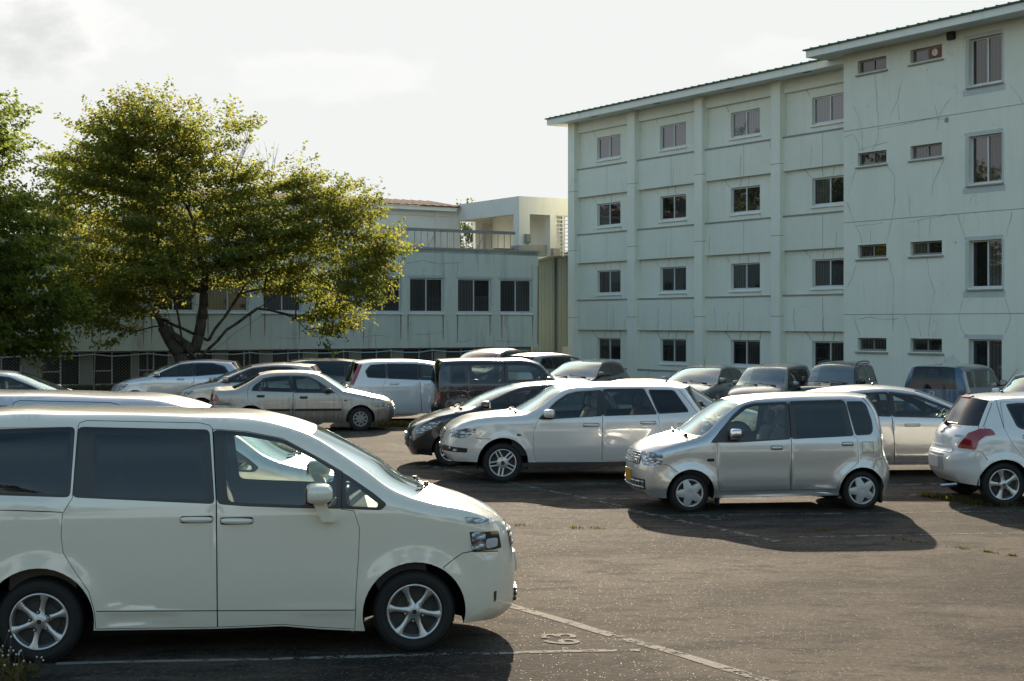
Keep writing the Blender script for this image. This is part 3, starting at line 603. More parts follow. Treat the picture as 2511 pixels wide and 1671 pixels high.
def tree(name, label, loc, blobs, limbs, r0, tips, leaves, size, lm, seed, spray=.75, group='trees around the lot', bare=(), droop=0.0, layer=.6):
    R = np.random.default_rng(seed)
    nodes = [np.array((0, 0, -.2))]; par = [-1]
    def add(p, i): nodes.append(np.array(p, float)); par.append(i); return len(nodes) - 1
    for lb in limbs:                                   # hand placed trunk and main limbs
        i = lb[0] if isinstance(lb[0], int) else 0; pts = lb[1:] if isinstance(lb[0], int) else lb
        for p in pts:
            a = nodes[i]; d = np.array(p, float) - a; k = max(1, int(np.linalg.norm(d) / .45))
            for j in range(1, k + 1): i = add(a + d * j / k + (R.normal(0, .035, 3) if j < k else 0), i)
    B = np.array(blobs, float); w = B[:, 3] * B[:, 4] * B[:, 5]; w = w**.72; w /= w.sum()
    T = []
    for b in R.choice(len(B), tips, p=w):
        u = R.normal(size=3); u /= np.linalg.norm(u); r = R.random()**.55
        q = B[b, :3] + u * r * B[b, 3:6]; rr = np.hypot(q[0], q[1]) * .22
        q[2] += layer * (round((q[2] - rr) / .62) * .62 + rr - q[2]); T.append(q)
    T = np.array(T); root = np.array((0, 0, 1.0)); T = T[np.argsort(np.linalg.norm(T - root, axis=1))]
    tipn = []
    N = np.zeros((len(nodes) + tips * 8, 3)); cnt = len(nodes); N[:cnt] = nodes; dr = np.zeros(len(N)); dr[:cnt] = np.linalg.norm(N[:cnt] - root, axis=1)
    for p in T:
        d = np.linalg.norm(N[:cnt] - p, axis=1); dp = np.linalg.norm(p - root)
        cost = d + np.maximum(0, dr[:cnt] - dp + .1) * 1.6 + np.maximum(0, N[:cnt, 2] - p[2] - .15) * 1.2
        i = int(np.argmin(cost)); a = N[i].copy(); k = max(1, min(7, int(d[i] / .5))); mid = np.array((0, 0, d[i] * .06))
        for j in range(1, k + 1):
            f = j / k; q = a + (p - a) * f + mid * sin(pi * f) + (R.normal(0, .03, 3) if j < k else 0)
            i = add(q, i); N[cnt] = q; dr[cnt] = np.linalg.norm(q - root); cnt += 1
        tipn.append(i)
    n = len(nodes); load = np.zeros(n)
    for i in tipn: load[i] += 1
    for i in range(n - 1, 0, -1): load[par[i]] += load[i]
    rad = np.maximum(.006, r0 * (load / max(1, load[0]))**.58)
    P = np.array(nodes); rad = np.minimum(rad, r0 * np.maximum(.24, 1.05 - np.linalg.norm(P - root, axis=1) / 6.0)); b = MB()
    for i in range(1, n):
        j = par[i]; ra, rb = min(rad[j], rad[i] * 1.25), rad[i]
        if j == 0: ra = r0 * 1.25
        b.bar(P[j], P[i], ra, 0, 10 if ra > .07 else 5 if ra > .025 else 3, rb)
    for q in bare:
        for _ in range(q[6]):
            a = np.array(q[:3]); e = a + np.array(q[3:6]) + R.normal(0, .25, 3); m = (a + e) / 2 + np.array((0, 0, -.12)); b.bar(a, m, .014, 0, 3, .010); b.bar(m, e, .010, 0, 3, .004)
            for _ in range(3): f = m + (e - m) * R.random(); b.bar(f, f + (e - m) * .4 + R.normal(0, .12, 3), .005, 0, 3, .003)
    root_o = empty(name, label, 'tree', loc, 0, group)
    o = b.build('trunk', [BARK], root_o, smooth=True, fix=False)
    # leaves in flat sprays along the outer twigs
    cen = P[:, :2].mean(0); V, Fc = [], []
    per = leaves // len(tipn)
    base = np.array([[0, 0, 0], [.32, .5, .06], [0, 1, -.10], [-.32, .5, .06]])
    for i in tipn:
        tip, pa = P[i], P[par[i]]; out = tip - pa; out = out / (np.linalg.norm(out) + 1e-6) * .6 + np.array([*(tip[:2] - cen), 0]) / (np.linalg.norm(tip[:2] - cen) + .5) * .65 + np.array((0, 0, .10 - droop + .5 * max(0, min(1, (tip[2] - 5.5) / 5)))); out /= np.linalg.norm(out)
        side = np.cross(out, (0, 0, 1)); side /= np.linalg.norm(side) + 1e-6
        k = max(4, int(per * R.uniform(.6, 1.4))); L = spray * R.uniform(.6, 1.25)
        s = R.random(k) * 1.15 - .15; off = R.normal(0, .16, k) * (1.1 - .6 * np.clip(s, 0, 1)); upo = R.normal(0, .075, k)
        pos = tip + out * (s * L)[:, None] + side * off[:, None] + np.array((0, 0, 1)) * (upo - .10 * s * s)[:, None]
        dirv = out * R.uniform(.2, 1, k)[:, None] + side * (np.sign(off) * R.uniform(.3, 1, k))[:, None] + np.array((0, 0, -1)) * R.uniform(0, .95, k)[:, None]
        dirv /= np.linalg.norm(dirv, axis=1)[:, None]
        nrm = np.array((0, 0, .55)) + R.normal(0, .75, (k, 3)); x = np.cross(dirv, nrm); x /= np.linalg.norm(x, axis=1)[:, None]; z = np.cross(x, dirv)
        sz = size * R.uniform(.65, 1.25, k)
        lv = pos[:, None, :] + sz[:, None, None] * (base[None, :, 0:1] * x[:, None, :] + base[None, :, 1:2] * dirv[:, None, :] + base[None, :, 2:3] * z[:, None, :])
        V.append(lv.reshape(-1, 3))
    V = np.concatenate(V); nl = len(V) // 4
    me = bpy.data.meshes.new('crown'); me.vertices.add(len(V)); me.vertices.foreach_set('co', V.ravel()); me.loops.add(nl * 4); me.loops.foreach_set('vertex_index', np.arange(nl * 4)); me.polygons.add(nl); me.polygons.foreach_set('loop_start', np.arange(nl) * 4)
    me.polygons.foreach_set('loop_total', np.full(nl, 4)); me.materials.append(lm); me.update(); me.validate()
    c = bpy.data.objects.new('crown', me); COL.objects.link(c); c.parent = root_o
    return root_o

def blobs2(rows, seed, dy=1.6, ry=1.0):
    R = np.random.default_rng(seed); out = []
    for x, z, rx, rz in rows: out.append((x, R.uniform(-dy, dy) * .6, z, rx, max(rx, rz) * ry, rz)); out.append((x + R.uniform(-.4, .4), R.uniform(-dy, dy), z, rx * .8, rx * .9, rz * .85))
    return out
tree('broad_tree', 'broad spreading tree with olive and yellow leaves and several leaning trunks', (-11.74, 52, 0),
     blobs2([(-1.2, 9.75, 1.3, 1.15), (-2.2, 8.9, 1.7, 1.2), (.0, 9.1, 1.5, 1.1), (-3.3, 7.7, 1.5, 1.1), (-1.2, 7.6, 2.2, 1.4), (1.2, 7.7, 1.6, 1.2), (-3.6, 6.0, 1.3, 1.2), (-.9, 6.0, 2.4, 1.5), (1.9, 6.2, 1.8, 1.4), (3.9, 7.4, 1.2, .9), (5.4, 6.5, 1.5, 1.0), (6.6, 5.2, 1.2, .9), (3.8, 5.6, 2.0, 1.3), (5.7, 4.3, 1.4, .9), (-3.2, 4.4, 1.5, 1.2), (-.8, 4.4, 2.2, 1.1), (-3.1, 3.0, 1.3, .9), (-1.9, 3.3, 1.5, .7), (4.9, 2.9, 1.3, .75), (5.1, 2.2, .6, .35), (-2.4, 2.1, .6, .4), (1.6, 4.7, 1.9, 1.0), (3.4, 4.0, 1.6, .7), (-4.7, 8.2, .6, .3), (1.6, 9.5, .7, .4), (6.2, 3.5, .8, .5)], 3, 1.8),
     [[(-.05, 0, .6), (-.25, 0, 1.4), (-.9, .1, 2.4), (-1.6, .2, 3.6), (-2.2, .3, 5.2)], [4, (.25, .1, 1.5), (.5, .2, 2.7), (.6, .3, 4.2), (.2, .2, 6.2), (-.6, 0, 8.4)], [4, (.4, -.1, 1.2), (1.5, -.3, 2.3), (3.0, -.4, 3.3), (4.6, -.4, 4.6), (5.6, -.2, 5.4)], [5, (.7, .4, 1.9), (1.5, .8, 3.2), (2.5, 1.0, 4.8), (3.4, 1.0, 6.3)], [4, (-.1, -.3, 1.8), (-.3, -.8, 3.4), (-.9, -1.3, 5.2), (-1.4, -1.0, 7.4)], [5, (1.1, -.5, 1.6), (2.4, -.9, 2.5), (3.6, -1.2, 3.4)], [4, (-.5, .6, 1.9), (-1.1, 1.3, 3.3), (-1.8, 1.6, 4.9)]],
     .25, 3300, 122000, .135, LEAF_A, 5, spray=.85, bare=[(1.5, .3, 7.6, .8, 0, 1.9, 6), (3.0, .2, 7.6, .1, 0, 1.2, 4)])
tree('green_tree', 'tall bright green tree cut by the left edge of the picture', (-17.9, 44, 0),
     blobs2([(-1, 10.0, 2.2, 1.5), (.9, 8.9, 1.7, 1.2), (-2.5, 8.5, 2.4, 1.8), (1.3, 7.8, 1.9, 1.2), (2.0, 6.1, 1.5, .8), (.4, 6.2, 2.0, 1.4), (1.9, 4.6, 1.6, 1.1), (-1, 4.4, 2.4, 1.5), (1.9, 3.2, 1.7, 1.1), (2.7, 2.2, 1.3, .8), (3.4, 4.4, 1.2, .8), (3.9, 3.2, .9, .7), (.4, 2.0, 1.5, .7), (-3, 3, 2, 1.4), (3.0, 5.6, .7, .35), (.5, 3.2, 2.0, 1.2), (3.2, 2.0, 1.0, .5)], 8, 1.5),
     [[(0, 0, 1.6), (.2, 0, 3.2), (.1, .1, 6), (-.2, 0, 9)], [6, (1.0, .2, 3.4), (1.8, .3, 5.0)], [8, (-1.2, -.2, 4.6), (-2.2, 0, 7.5)], [10, (.9, -.4, 5.8), (1.2, -.3, 8.2)], [5, (1.2, -.6, 2.4), (1.9, -.8, 2.8)]],
     .26, 3000, 110000, .135, LEAF_B, 21, droop=.12)
for nm, lb, loc, sc, sd in (('background_tree', 'hazy tree seen in the gap between the two nearer trees', (-21.5, 78, 0), 1.28, 31), ('background_tree', 'tree seen through the opening of the roof terrace', (-2.9, 96, 0), 1.0, 32), ('background_tree', 'tree whose top pokes above the brown terrace roof', (-9.2, 100, 0), 1.02, 33), ('background_tree', 'far tree top rising between the two lobes of the broad tree', (-13.5, 92, 0), 1.10, 34)):
    o = tree(nm, lb, loc, blobs2([(0, 8.6, 2.2, 1.6), (-1.8, 6.8, 2.2, 1.8), (1.8, 6.8, 2.2, 1.8), (0, 5.2, 3.0, 1.8), (0, 3.6, 2.6, 1.2)], sd), [[(0, 0, 2), (.1, 0, 4.5), (0, .1, 7.5)], [4, (1.2, .2, 4.0), (1.8, .2, 6)], [5, (-1.3, -.2, 4.2), (-1.8, 0, 6.5)]], .26, 420, 15000, .20, LEAF_C, sd)
    o.scale = (sc,) * 3

# unseen trees, added round the lot for their reflections in panes and paint
for i, (x, y, sc) in enumerate([(-46, -34, 1.5), (-33, -41, 1.7), (-21, -36, 1.4), (-9, -43, 1.8), (6, -38, 1.5), (19, -44, 1.8), (31, -37, 1.5), (44, -42, 1.7), (58, -33, 1.6), (-60, -25, 1.6), (-70, -8, 1.5), (45, 12, 1.4), (52, 3, 1.6), (60, -6, 1.7), (50, 22, 1.5), (68, 8, 1.7), (40, -10, 1.3), (-31, 67, 1.55), (-37, 73, 1.7), (-43, 63, 1.6), (-36, 58, 1.3), (-50, 70, 1.7)]):
    r = o.copy(); COL.objects.link(r); r.location = (x, y, -.3); r.scale = (sc,) * 3; r.rotation_euler = (0, 0, i * 1.3)
    r['label'] = 'unseen tree added to be mirrored in panes and car paint'; r['group'] = 'unseen trees added for reflections'
    for ch in list(o.children): k = ch.copy(); COL.objects.link(k); k.parent = r

# ================================================================ weeds and moss along the cracks
GRASS = leaf_mat('weed_green', [(.1, (.035, .042, .010)), (.5, (.065, .068, .015)), (.9, (.12, .085, .028))], (.20, .18, .035), .35)
def weeds(name, label, runs, n, h, spread, seed, cat='weeds'):
    R = np.random.default_rng(seed); b = MB()
    for (x0, y0), (x1, y1), wt in runs:
        cl = R.random(max(2, int(n * wt / 14)))
        for _ in range(int(n * wt)):
            f = float(np.clip(R.choice(cl) + R.normal(0, .035), 0, 1)); x = x0 + (x1 - x0) * f + R.normal(0, spread); y = y0 + (y1 - y0) * f + R.normal(0, spread); z = float(ground_z(x, y))
            hh = h * R.uniform(.35, 1.2); a = R.uniform(0, 2 * pi); le = hh * R.uniform(.2, .9); wd = .006 + hh * .05
            d = np.array((cos(a), sin(a))); s = np.array((-sin(a), cos(a))) * wd
            b.add([(x - s[0], y - s[1], z), (x + s[0], y + s[1], z), (x + d[0] * le * .5 + s[0] * .8, y + d[1] * le * .5 + s[1] * .8, z + hh * .7), (x + d[0] * le, y + d[1] * le, z + hh)], [(0, 1, 2), (0, 2, 3)])
    o = b.build(name, [GRASS], fix=False); return tag(o, label, cat, kind='stuff')
weeds('grass', 'low weeds in a crack in front of the nearest minivan bonnet', [((-.05, 18.1), (1.05, 17.8), 1), ((1.05, 17.8), (1.7, 17.95), .4)], 60, .03, .03, 41)
weeds('grass', 'weeds in the long crack running past the silver small wagon', [((2.95, 18.83), (3.72, 17.72), .5), ((3.72, 17.72), (4.48, 16.96), .6), ((4.48, 16.96), (5.1, 16.2), .9), ((5.1, 16.2), (5.5, 15.7), 1.2)], 80, .025, .02, 42)
weeds('grass', 'tall weeds beside the wheel of the white hatchback', [((6.05, 21.1), (6.35, 20.6), 1.2), ((6.35, 20.6), (6.5, 20.05), .9), ((6.5, 20.05), (7.7, 19.6), .7)], 230, .07, .05, 43)
weeds('grass', 'yellowed weeds near the front wheel of the dirty saloon', [((-3.25, 35.6), (-2.55, 35.4), 1)], 420, .13, .10, 44)
weeds('grass', 'grass strip along the foot of the fence', [((-23.5, 51.0), (-9, 60.2), 3), ((-9, 60.2), (1.0, 66.5), 1.6)], 1800, .16, .30, 45)
b = MB(); R_ = np.random.default_rng(9)
for _ in range(34):
    x, y = R_.uniform(-3.75, -3.42), R_.uniform(9.95, 10.35); h = R_.uniform(.10, .30) * (1.2 if x < -3.6 else .8); lx = R_.normal(0, .07)
    b.bar((x, y, 0), (x + lx * .5, y, h * .6), .0035, 0, 4, .003); b.bar((x + lx * .5, y, h * .6), (x + lx, y + .01, h), .003, 0, 4, .002)
    q = (x + lx, y + .01, h); b.lathe([(0, -.008), (.006, -.003), (.007, .004), (0, .010)], 'z', 1, 6, q)
    for _ in range(4): a = R_.uniform(0, 6.28); zz = h * R_.uniform(0, .6); b.add([(x + lx * .4, y, zz), (x + lx * .4 + .05 * cos(a), y + .05 * sin(a), zz + .03), (x + lx * .4 + .035 * cos(a + .3), y + .035 * sin(a + .3), zz + .05)], [(0, 1, 2)], 2)
tag(b.build('weed_clump', [simple('stem_red', (.10, .06, .03), .7), simple('bud_white', (.55, .56, .46), .8), GRASS], fix=False), 'tall weeds with white buds in the lower left corner', 'weeds', kind='stuff')

# ================================================================ cars: one builder, every car from its own traced outline
def curve1(pts):
    xs = np.array([p[0] for p in pts], float); ys = np.array([p[1] for p in pts], float)
    d = np.diff(ys) / np.diff(xs); m = np.concatenate([[d[0]], (d[1:] + d[:-1]) / 2, [d[-1]]])
    for i in range(1, len(xs) - 1):
        if d[i - 1] * d[i] <= 0: m[i] = 0
    def f(x):
        x = np.clip(x, xs[0], xs[-1]); i = np.clip(np.searchsorted(xs, x) - 1, 0, len(xs) - 2)
        h = xs[i + 1] - xs[i]; t = (x - xs[i]) / h
        return (2*t**3 - 3*t**2 + 1) * ys[i] + (t**3 - 2*t**2 + t) * h * m[i] + (3*t**2 - 2*t**3) * ys[i + 1] + (t**3 - t**2) * h * m[i + 1]
    return f

def spline(P, step, breaks=()):
    """non-uniform Hermite through control rows; returns samples and the sample index of every control row"""
    P = np.array(P, float); n = len(P); h = np.maximum(np.linalg.norm(np.diff(P[:, :2], axis=0), axis=1), 1e-4)
    out, idx = [], []
    def tan(i, side):
        if i == 0: return (P[1] - P[0]) / h[0]
        if i == n - 1: return (P[-1] - P[-2]) / h[-1]
        a, b = (P[i] - P[i - 1]) / h[i - 1], (P[i + 1] - P[i]) / h[i]
        if i in breaks: return a if side < 0 else b
        return (a * h[i] + b * h[i - 1]) / (h[i] + h[i - 1])
    for i in range(n - 1):
        k = max(1, int(round(h[i] / step))); m0, m1 = tan(i, 1), tan(i + 1, -1); idx.append(len(out))
        for j in range(k):
            t = j / k
            out.append((2*t**3 - 3*t**2 + 1) * P[i] + (t**3 - 2*t**2 + t) * h[i] * m0 + (3*t**2 - 2*t**3) * P[i + 1] + (t**3 - t**2) * h[i] * m1)
    idx.append(len(out)); out.append(P[-1])
    return np.array(out), idx

def inside(poly, P):
    poly = np.asarray(poly, float); x, y = P[:, 0], P[:, 1]; r = np.zeros(len(P), bool)
    x0, y0 = poly[:, 0], poly[:, 1]; x1, y1 = np.roll(x0, -1), np.roll(y0, -1)
    for a, b, c, d in zip(x0, y0, x1, y1):
        if b == d: continue
        r ^= ((b > y) != (d > y)) & (x < (c - a) * (y - b) / (d - b) + a)
    return r

def segdist(P, A, B):
    """distance of every point to the nearest of the segments"""
    best = np.full(len(P), 1e9)
    for a, b in zip(A, B):
        ab = b - a; L = ab @ ab
        t = np.clip(((P - a) @ ab) / L, 0, 1) if L > 0 else np.zeros(len(P))
        best = np.minimum(best, np.hypot(*(P - a - t[:, None] * ab).T))
    return best

def rpoly(pts, r=0.035, n=3):
    out = []; k = len(pts)
    for i in range(k):
        p, a, b = (np.array(pts[j], float) for j in (i, (i - 1) % k, (i + 1) % k))
        da, db = np.linalg.norm(a - p), np.linalg.norm(b - p); q = min(r, da * 0.4, db * 0.4)
        u, v = p + (a - p) / da * q, p + (b - p) / db * q
        for j in range(n + 1):
            t = j / n; out.append(tuple((1 - t)**2 * u + 2 * t * (1 - t) * p + t * t * v))
    return out

def inset_poly(pts, g):
    P = np.array(pts, float); k = len(P)
    ar = 0.5 * np.sum(P[:, 0] * np.roll(P[:, 1], -1) - np.roll(P[:, 0], -1) * P[:, 1]); s = 1 if ar > 0 else -1
    out = []
    for i in range(k):
        a, p, b = P[i - 1], P[i], P[(i + 1) % k]
        u, v = (p - a), (b - p); u = u / (np.linalg.norm(u) + 1e-9); v = v / (np.linalg.norm(v) + 1e-9)
        n1, n2 = np.array([-u[1], u[0]]) * s, np.array([-v[1], v[0]]) * s
        m = n1 + n2; m = m / max(0.5, m @ m / 2) ; out.append(tuple(p + m * g))
    return out

def cdt(loops, paths, grid, clear=0.012):
    pts, edges = [], []
    for l in loops:
        b = len(pts); pts += [tuple(p) for p in l]; edges += [(b + i, b + (i + 1) % len(l)) for i in range(len(l))]
    for l in paths:
        b = len(pts); pts += [tuple(p) for p in l]; edges += [(b + i, b + i + 1) for i in range(len(l) - 1)]
    Q = np.array(pts); A = Q[[e[0] for e in edges]]; B = Q[[e[1] for e in edges]]
    if len(grid):
        g = np.array(grid); keep = segdist(g, A, B) > clear; pts += [tuple(p) for p in g[keep]]
    vs, _, fs, *_ = delaunay_2d_cdt([Vector(p) for p in pts], edges, [], 0, 1e-5)
    return np.array([(v.x, v.y) for v in vs]), [tuple(f) for f in fs]

def grid2(poly, hx, hy):
    P = np.array(poly); x0, y0 = P.min(0); x1, y1 = P.max(0)
    xs = np.arange(x0 + hx / 2, x1, hx); ys = np.arange(y0 + hy / 2, y1, hy)
    G = np.array([(x + (hx / 2 if j % 2 else 0), y) for j, y in enumerate(ys) for x in xs])
    return G[inside(poly, G)] if len(G) else G

TS = np.array([1, .975, .955, .945, .90, .82, .70, .55, .38, .2, 0, -.2, -.38, -.55, -.70, -.82, -.90, -.945, -.955, -.975, -1])

M = {}   # shared car materials
def car_mats():
    M['trim'] = simple('black_trim', (0.026, 0.023, 0.021), 0.32, spec=0.5, nz=0.25)
    M['seam'] = simple('panel_gap', (0.008, 0.008, 0.008), 0.9, spec=0.1)
    M['rubber'] = simple('tyre_rubber', (0.022, 0.021, 0.020), 0.78, spec=0.3, nz=0.3, ns=14)
    M['under'] = simple('underbody_black', (0.010, 0.010, 0.010), 0.9, spec=0.15)
    M['alloy'] = simple('alloy_silver', (0.55, 0.54, 0.52), 0.36, 0.75, nz=0.08)
    M['capgrey'] = simple('hubcap_grey', (0.46, 0.46, 0.45), 0.42, 0.35, nz=0.1)
    M['capdirty'] = simple('hubcap_dirty', (0.26, 0.24, 0.21), 0.6, 0.2, nz=0.3, ns=20)
    M['brake'] = simple('brake_dark', (0.05, 0.047, 0.043), 0.6, 0.4, nz=0.4)
    t = NT('reflector_painted_sky'); M['refl'] = t.done(t.pbsdf(color=t.mix(t.noise(t.coord(), 9, 3), (.30, .36, .42), (.85, .88, .9)), rough=.25, metal=.25, coat=1.0, coatr=.02))  # bright sky reflection painted in with pale bluish tones
    M['chrome'] = simple('chrome', (0.75, 0.76, 0.77), 0.10, 1.0, nz=0.02)
    M['seat'] = simple('seat_cloth', (0.085, 0.083, 0.080), 0.95, spec=0.1)
    M['seatlight'] = simple('seat_cloth_light', (0.20, 0.185, 0.16), 0.95, spec=0.1)
    M['dash'] = simple('dash_plastic', (0.05, 0.05, 0.05), 0.6)
    M['clear'] = glass('window_clear', (0.80, 0.88, 0.84), 0.045, .02)
    M['screen'] = glass('windscreen_clear', (0.76, 0.87, 0.84), 0.17, 0.14, (.80, .97, 1.0))
    M['mid'] = glass('window_tinted', (0.42, 0.47, 0.44), 0.045, 0.015)
    M['dark'] = glass('window_privacy', (0.05, 0.055, 0.058), 0.042, 0.003)
    M['plate_y'] = simple('plate_yellow', (0.42, 0.25, 0.03), 0.4, nz=0.2, ns=40)
    M['plate_w'] = simple('plate_white', (0.62, 0.63, 0.60), 0.4, nz=0.15, ns=40)
    t = NT('headlight_lens'); v = t.coord(scale=(9, 9, 14))
    vo = t.n('TexVoronoi', {'Vector': v, 'Scale': 1.6}); c = t.ramp(vo.outputs['Distance'], [(0.0, (0.75, 0.78, 0.8)), (0.35, (0.42, 0.45, 0.47)), (0.75, (0.10, 0.11, 0.12))])
    M['lens'] = t.done(t.pbsdf(color=c, rough=0.16, metal=0.65, coat=1.0, coatr=0.02, normal=t.bump(vo.outputs['Distance'], 0.9, 0.03)))
    t = NT('lamp_housing'); M['lampdark'] = t.done(t.pbsdf(color=(0.02, 0.021, 0.023), rough=0.12, coat=1.0, coatr=0.01))
    t = NT('tail_lens_red'); v = t.coord(); st = t.n('TexWave', {'Vector': v, 'Scale': 14.0}, wave_type='BANDS', bands_direction='Z').outputs[1]
    M['red'] = t.done(t.pbsdf(color=t.mix(st, (0.22, 0.006, 0.008), (0.32, 0.012, 0.014)), rough=0.16, coat=1.0, coatr=0.02))
    t = NT('tail_lens_clear'); M['tailclear'] = t.done(t.pbsdf(color=t.mix(t.noise(t.coord(), 30), (0.4, 0.36, 0.3), (0.75, 0.72, 0.66)), rough=0.15, metal=0.4, coat=1.0))
    t = NT('lens_amber'); M['amber'] = t.done(t.pbsdf(color=(0.55, 0.16, 0.02), rough=0.2, coat=1.0))
    t = NT('mirror_glass'); M['mirror'] = t.done(t.pbsdf(color=(0.6, 0.65, 0.68), rough=0.02, metal=1.0))
car_mats()

WHEELS = {
    'six': dict(n=6, arms=[(.14, .15, -.010), (.26, .135, -.020), (.5, .085, -.020), (.72, .095, -.012), (.88, .15, -.006), (.98, .24, -.004)], hub=.20, bolts=5, mat='alloy'),
    'pair5': dict(n=5, off=.135, arms=[(.14, .07, -.022), (.45, .062, -.018), (.8, .068, -.010), (.985, .075, -.006)], hub=.34, bolts=5, mat='alloy'),
    'cap5': dict(n=5, disc=.52, arms=[(.45, .33, .012), (.7, .27, .006), (.9, .22, .000), (.99, .22, -.004)], hub=.22, bolts=0, mat='capgrey', lip=.10),
    'five': dict(n=5, arms=[(.14, .17, -.012), (.3, .13, -.020), (.6, .12, -.014), (.85, .20, -.006), (.98, .30, -.004)], hub=.19, bolts=5, mat='alloy'),
    'cap9': dict(n=9, disc=.5, arms=[(.45, .15, .004), (.7, .14, .000), (.9, .13, -.004), (.99, .14, -.006)], hub=.2, bolts=0, mat='capdirty', lip=.14),
    'seven': dict(n=7, arms=[(.14, .12, -.012), (.4, .085, -.018), (.8, .10, -.008), (.98, .17, -.004)], hub=.2, bolts=5, mat='alloy'),
}
_wheel_cache = {}
def wheel_meshes(kind, tr, rr, tw):
    key = (kind, tr, rr, tw)
    if key in _wheel_cache: return _wheel_cache[key]
    w = tw / 2; nseg = 56
    b = MB().lathe([(rr - .01, -w * .8), (rr + .01, -w), (tr - .05, -w), (tr - .022, -w + .006), (tr - .006, -w + .022), (tr, -w + .045), (tr, w - .045), (tr - .006, w - .022), (tr - .022, w - .006),
                    (tr - .05, w + .002), ((tr + rr) / 2, w + .004), (rr + .022, w), (rr + .014, w - .008), (rr + .004, w - .012), (rr - .01, w - .03)], 'y', 0, nseg)
    # tread blocks along the shoulder
    for i in range(64):
        a = 2 * pi * i / 64
        for s in (-1, 1):
            c = Vector((cos(a), 0, sin(a))); tg = Vector((-sin(a), 0, cos(a)))
            p = c * (tr - .004) + Vector((0, s * (w - .03), 0))
            vs = [p + tg * (dx * .011) + Vector((0, dy * .022, 0)) + c * dz for dx in (-1, 1) for dy in (-1, 1) for dz in (0, .005)]
            b.add(vs, [(0, 1, 3, 2), (4, 6, 7, 5), (0, 4, 5, 1), (2, 3, 7, 6), (0, 2, 6, 4), (1, 5, 7, 3)])
    ty = b.build('tmp', [M['rubber']]); auto_smooth(ty, 35)
    K = WHEELS[kind]; R = rr; lip = K.get('lip', .07)
    m = MB().lathe([(R + .004, w - .014), (R, w - .004), (R - .006, w - .002), (R * (1 - lip), w - .007), (R * (1 - lip) - .008, w - .035), (R * .88, -w)], 'y', 0, nseg)
    m.lathe([(0.0, w - .075), (R * .93, w - .075)], 'y', 1, nseg)
    m.lathe([(R * .25, w - .062), (R * .68, w - .062), (R * .68, w - .075)], 'y', 1, 40)
    for i in range(K['n']):
        a0 = 2 * pi * i / K['n'] + pi / 2
        for off in ((-K['off'], K['off']) if 'off' in K else (0,)):
            c = Vector((cos(a0), 0, sin(a0))); tg = Vector((-sin(a0), 0, cos(a0)))
            vs, fs = [], []
            for r, hw, y in K['arms']:
                rad = c * (r * R) if not off else c * (sqrt(max(.0001, (r * r - off * off if r > abs(off) else .0001))) * R)
                y0 = w + y
                for lat, dy in ((-hw, -.03), (-hw * .92, -.004), (-hw * .55, 0), (0, .0035), (hw * .55, 0), (hw * .92, -.004), (hw, -.03)):
                    vs.append(rad + tg * ((lat + off) * R) + Vector((0, y0 + dy, 0)))
            for j in range(len(K['arms']) - 1):
                for q in range(6):
                    p = j * 7 + q; fs.append((p, p + 1, p + 8, p + 7))
            m.add(vs, fs, 0)
    h = K['hub'] * R
    if 'disc' in K: m.lathe([(0, w + .016), (R * .12, w + .016), (R * .2, w + .018), (R * .24, w + .012), (R * .4, w + .014), (R * K['disc'], w + .008), (R * (K['disc'] + .03), w - .02)], 'y', 0, 40)
    else:
        m.lathe([(0, w - .004), (h * .5, w - .004), (h * .62, w - .006), (h * .66, w - .012), (h, w - .014), (h * 1.25, w - .022), (h * 1.3, w - .05)], 'y', 0, 32)
        m.lathe([(0, w - .002), (h * .42, w - .002), (h * .46, w - .006)], 'y', 2, 24)
    for i in range(K['bolts']):
        a = 2 * pi * i / K['bolts'] + .3 + pi / 2; q = (R * .335 * cos(a), w - .02, R * .335 * sin(a))
        m.lathe([(.017, -.01), (.017, .002), (.010, .002), (.010, .012), (0, .013)], 'y', 1 if kind != 'x' else 0, 10, q)
        m.lathe([(.008, .010), (.0075, .016), (0, .017)], 'y', 0, 8, q)
    ri = m.build('tmp', [M[K['mat']], M['brake'], M['trim']]); auto_smooth(ri, 32)
    r = (ty.data, ri.data)
    for o in (ty, ri): bpy.data.objects.remove(o)
    _wheel_cache[key] = r
    return r

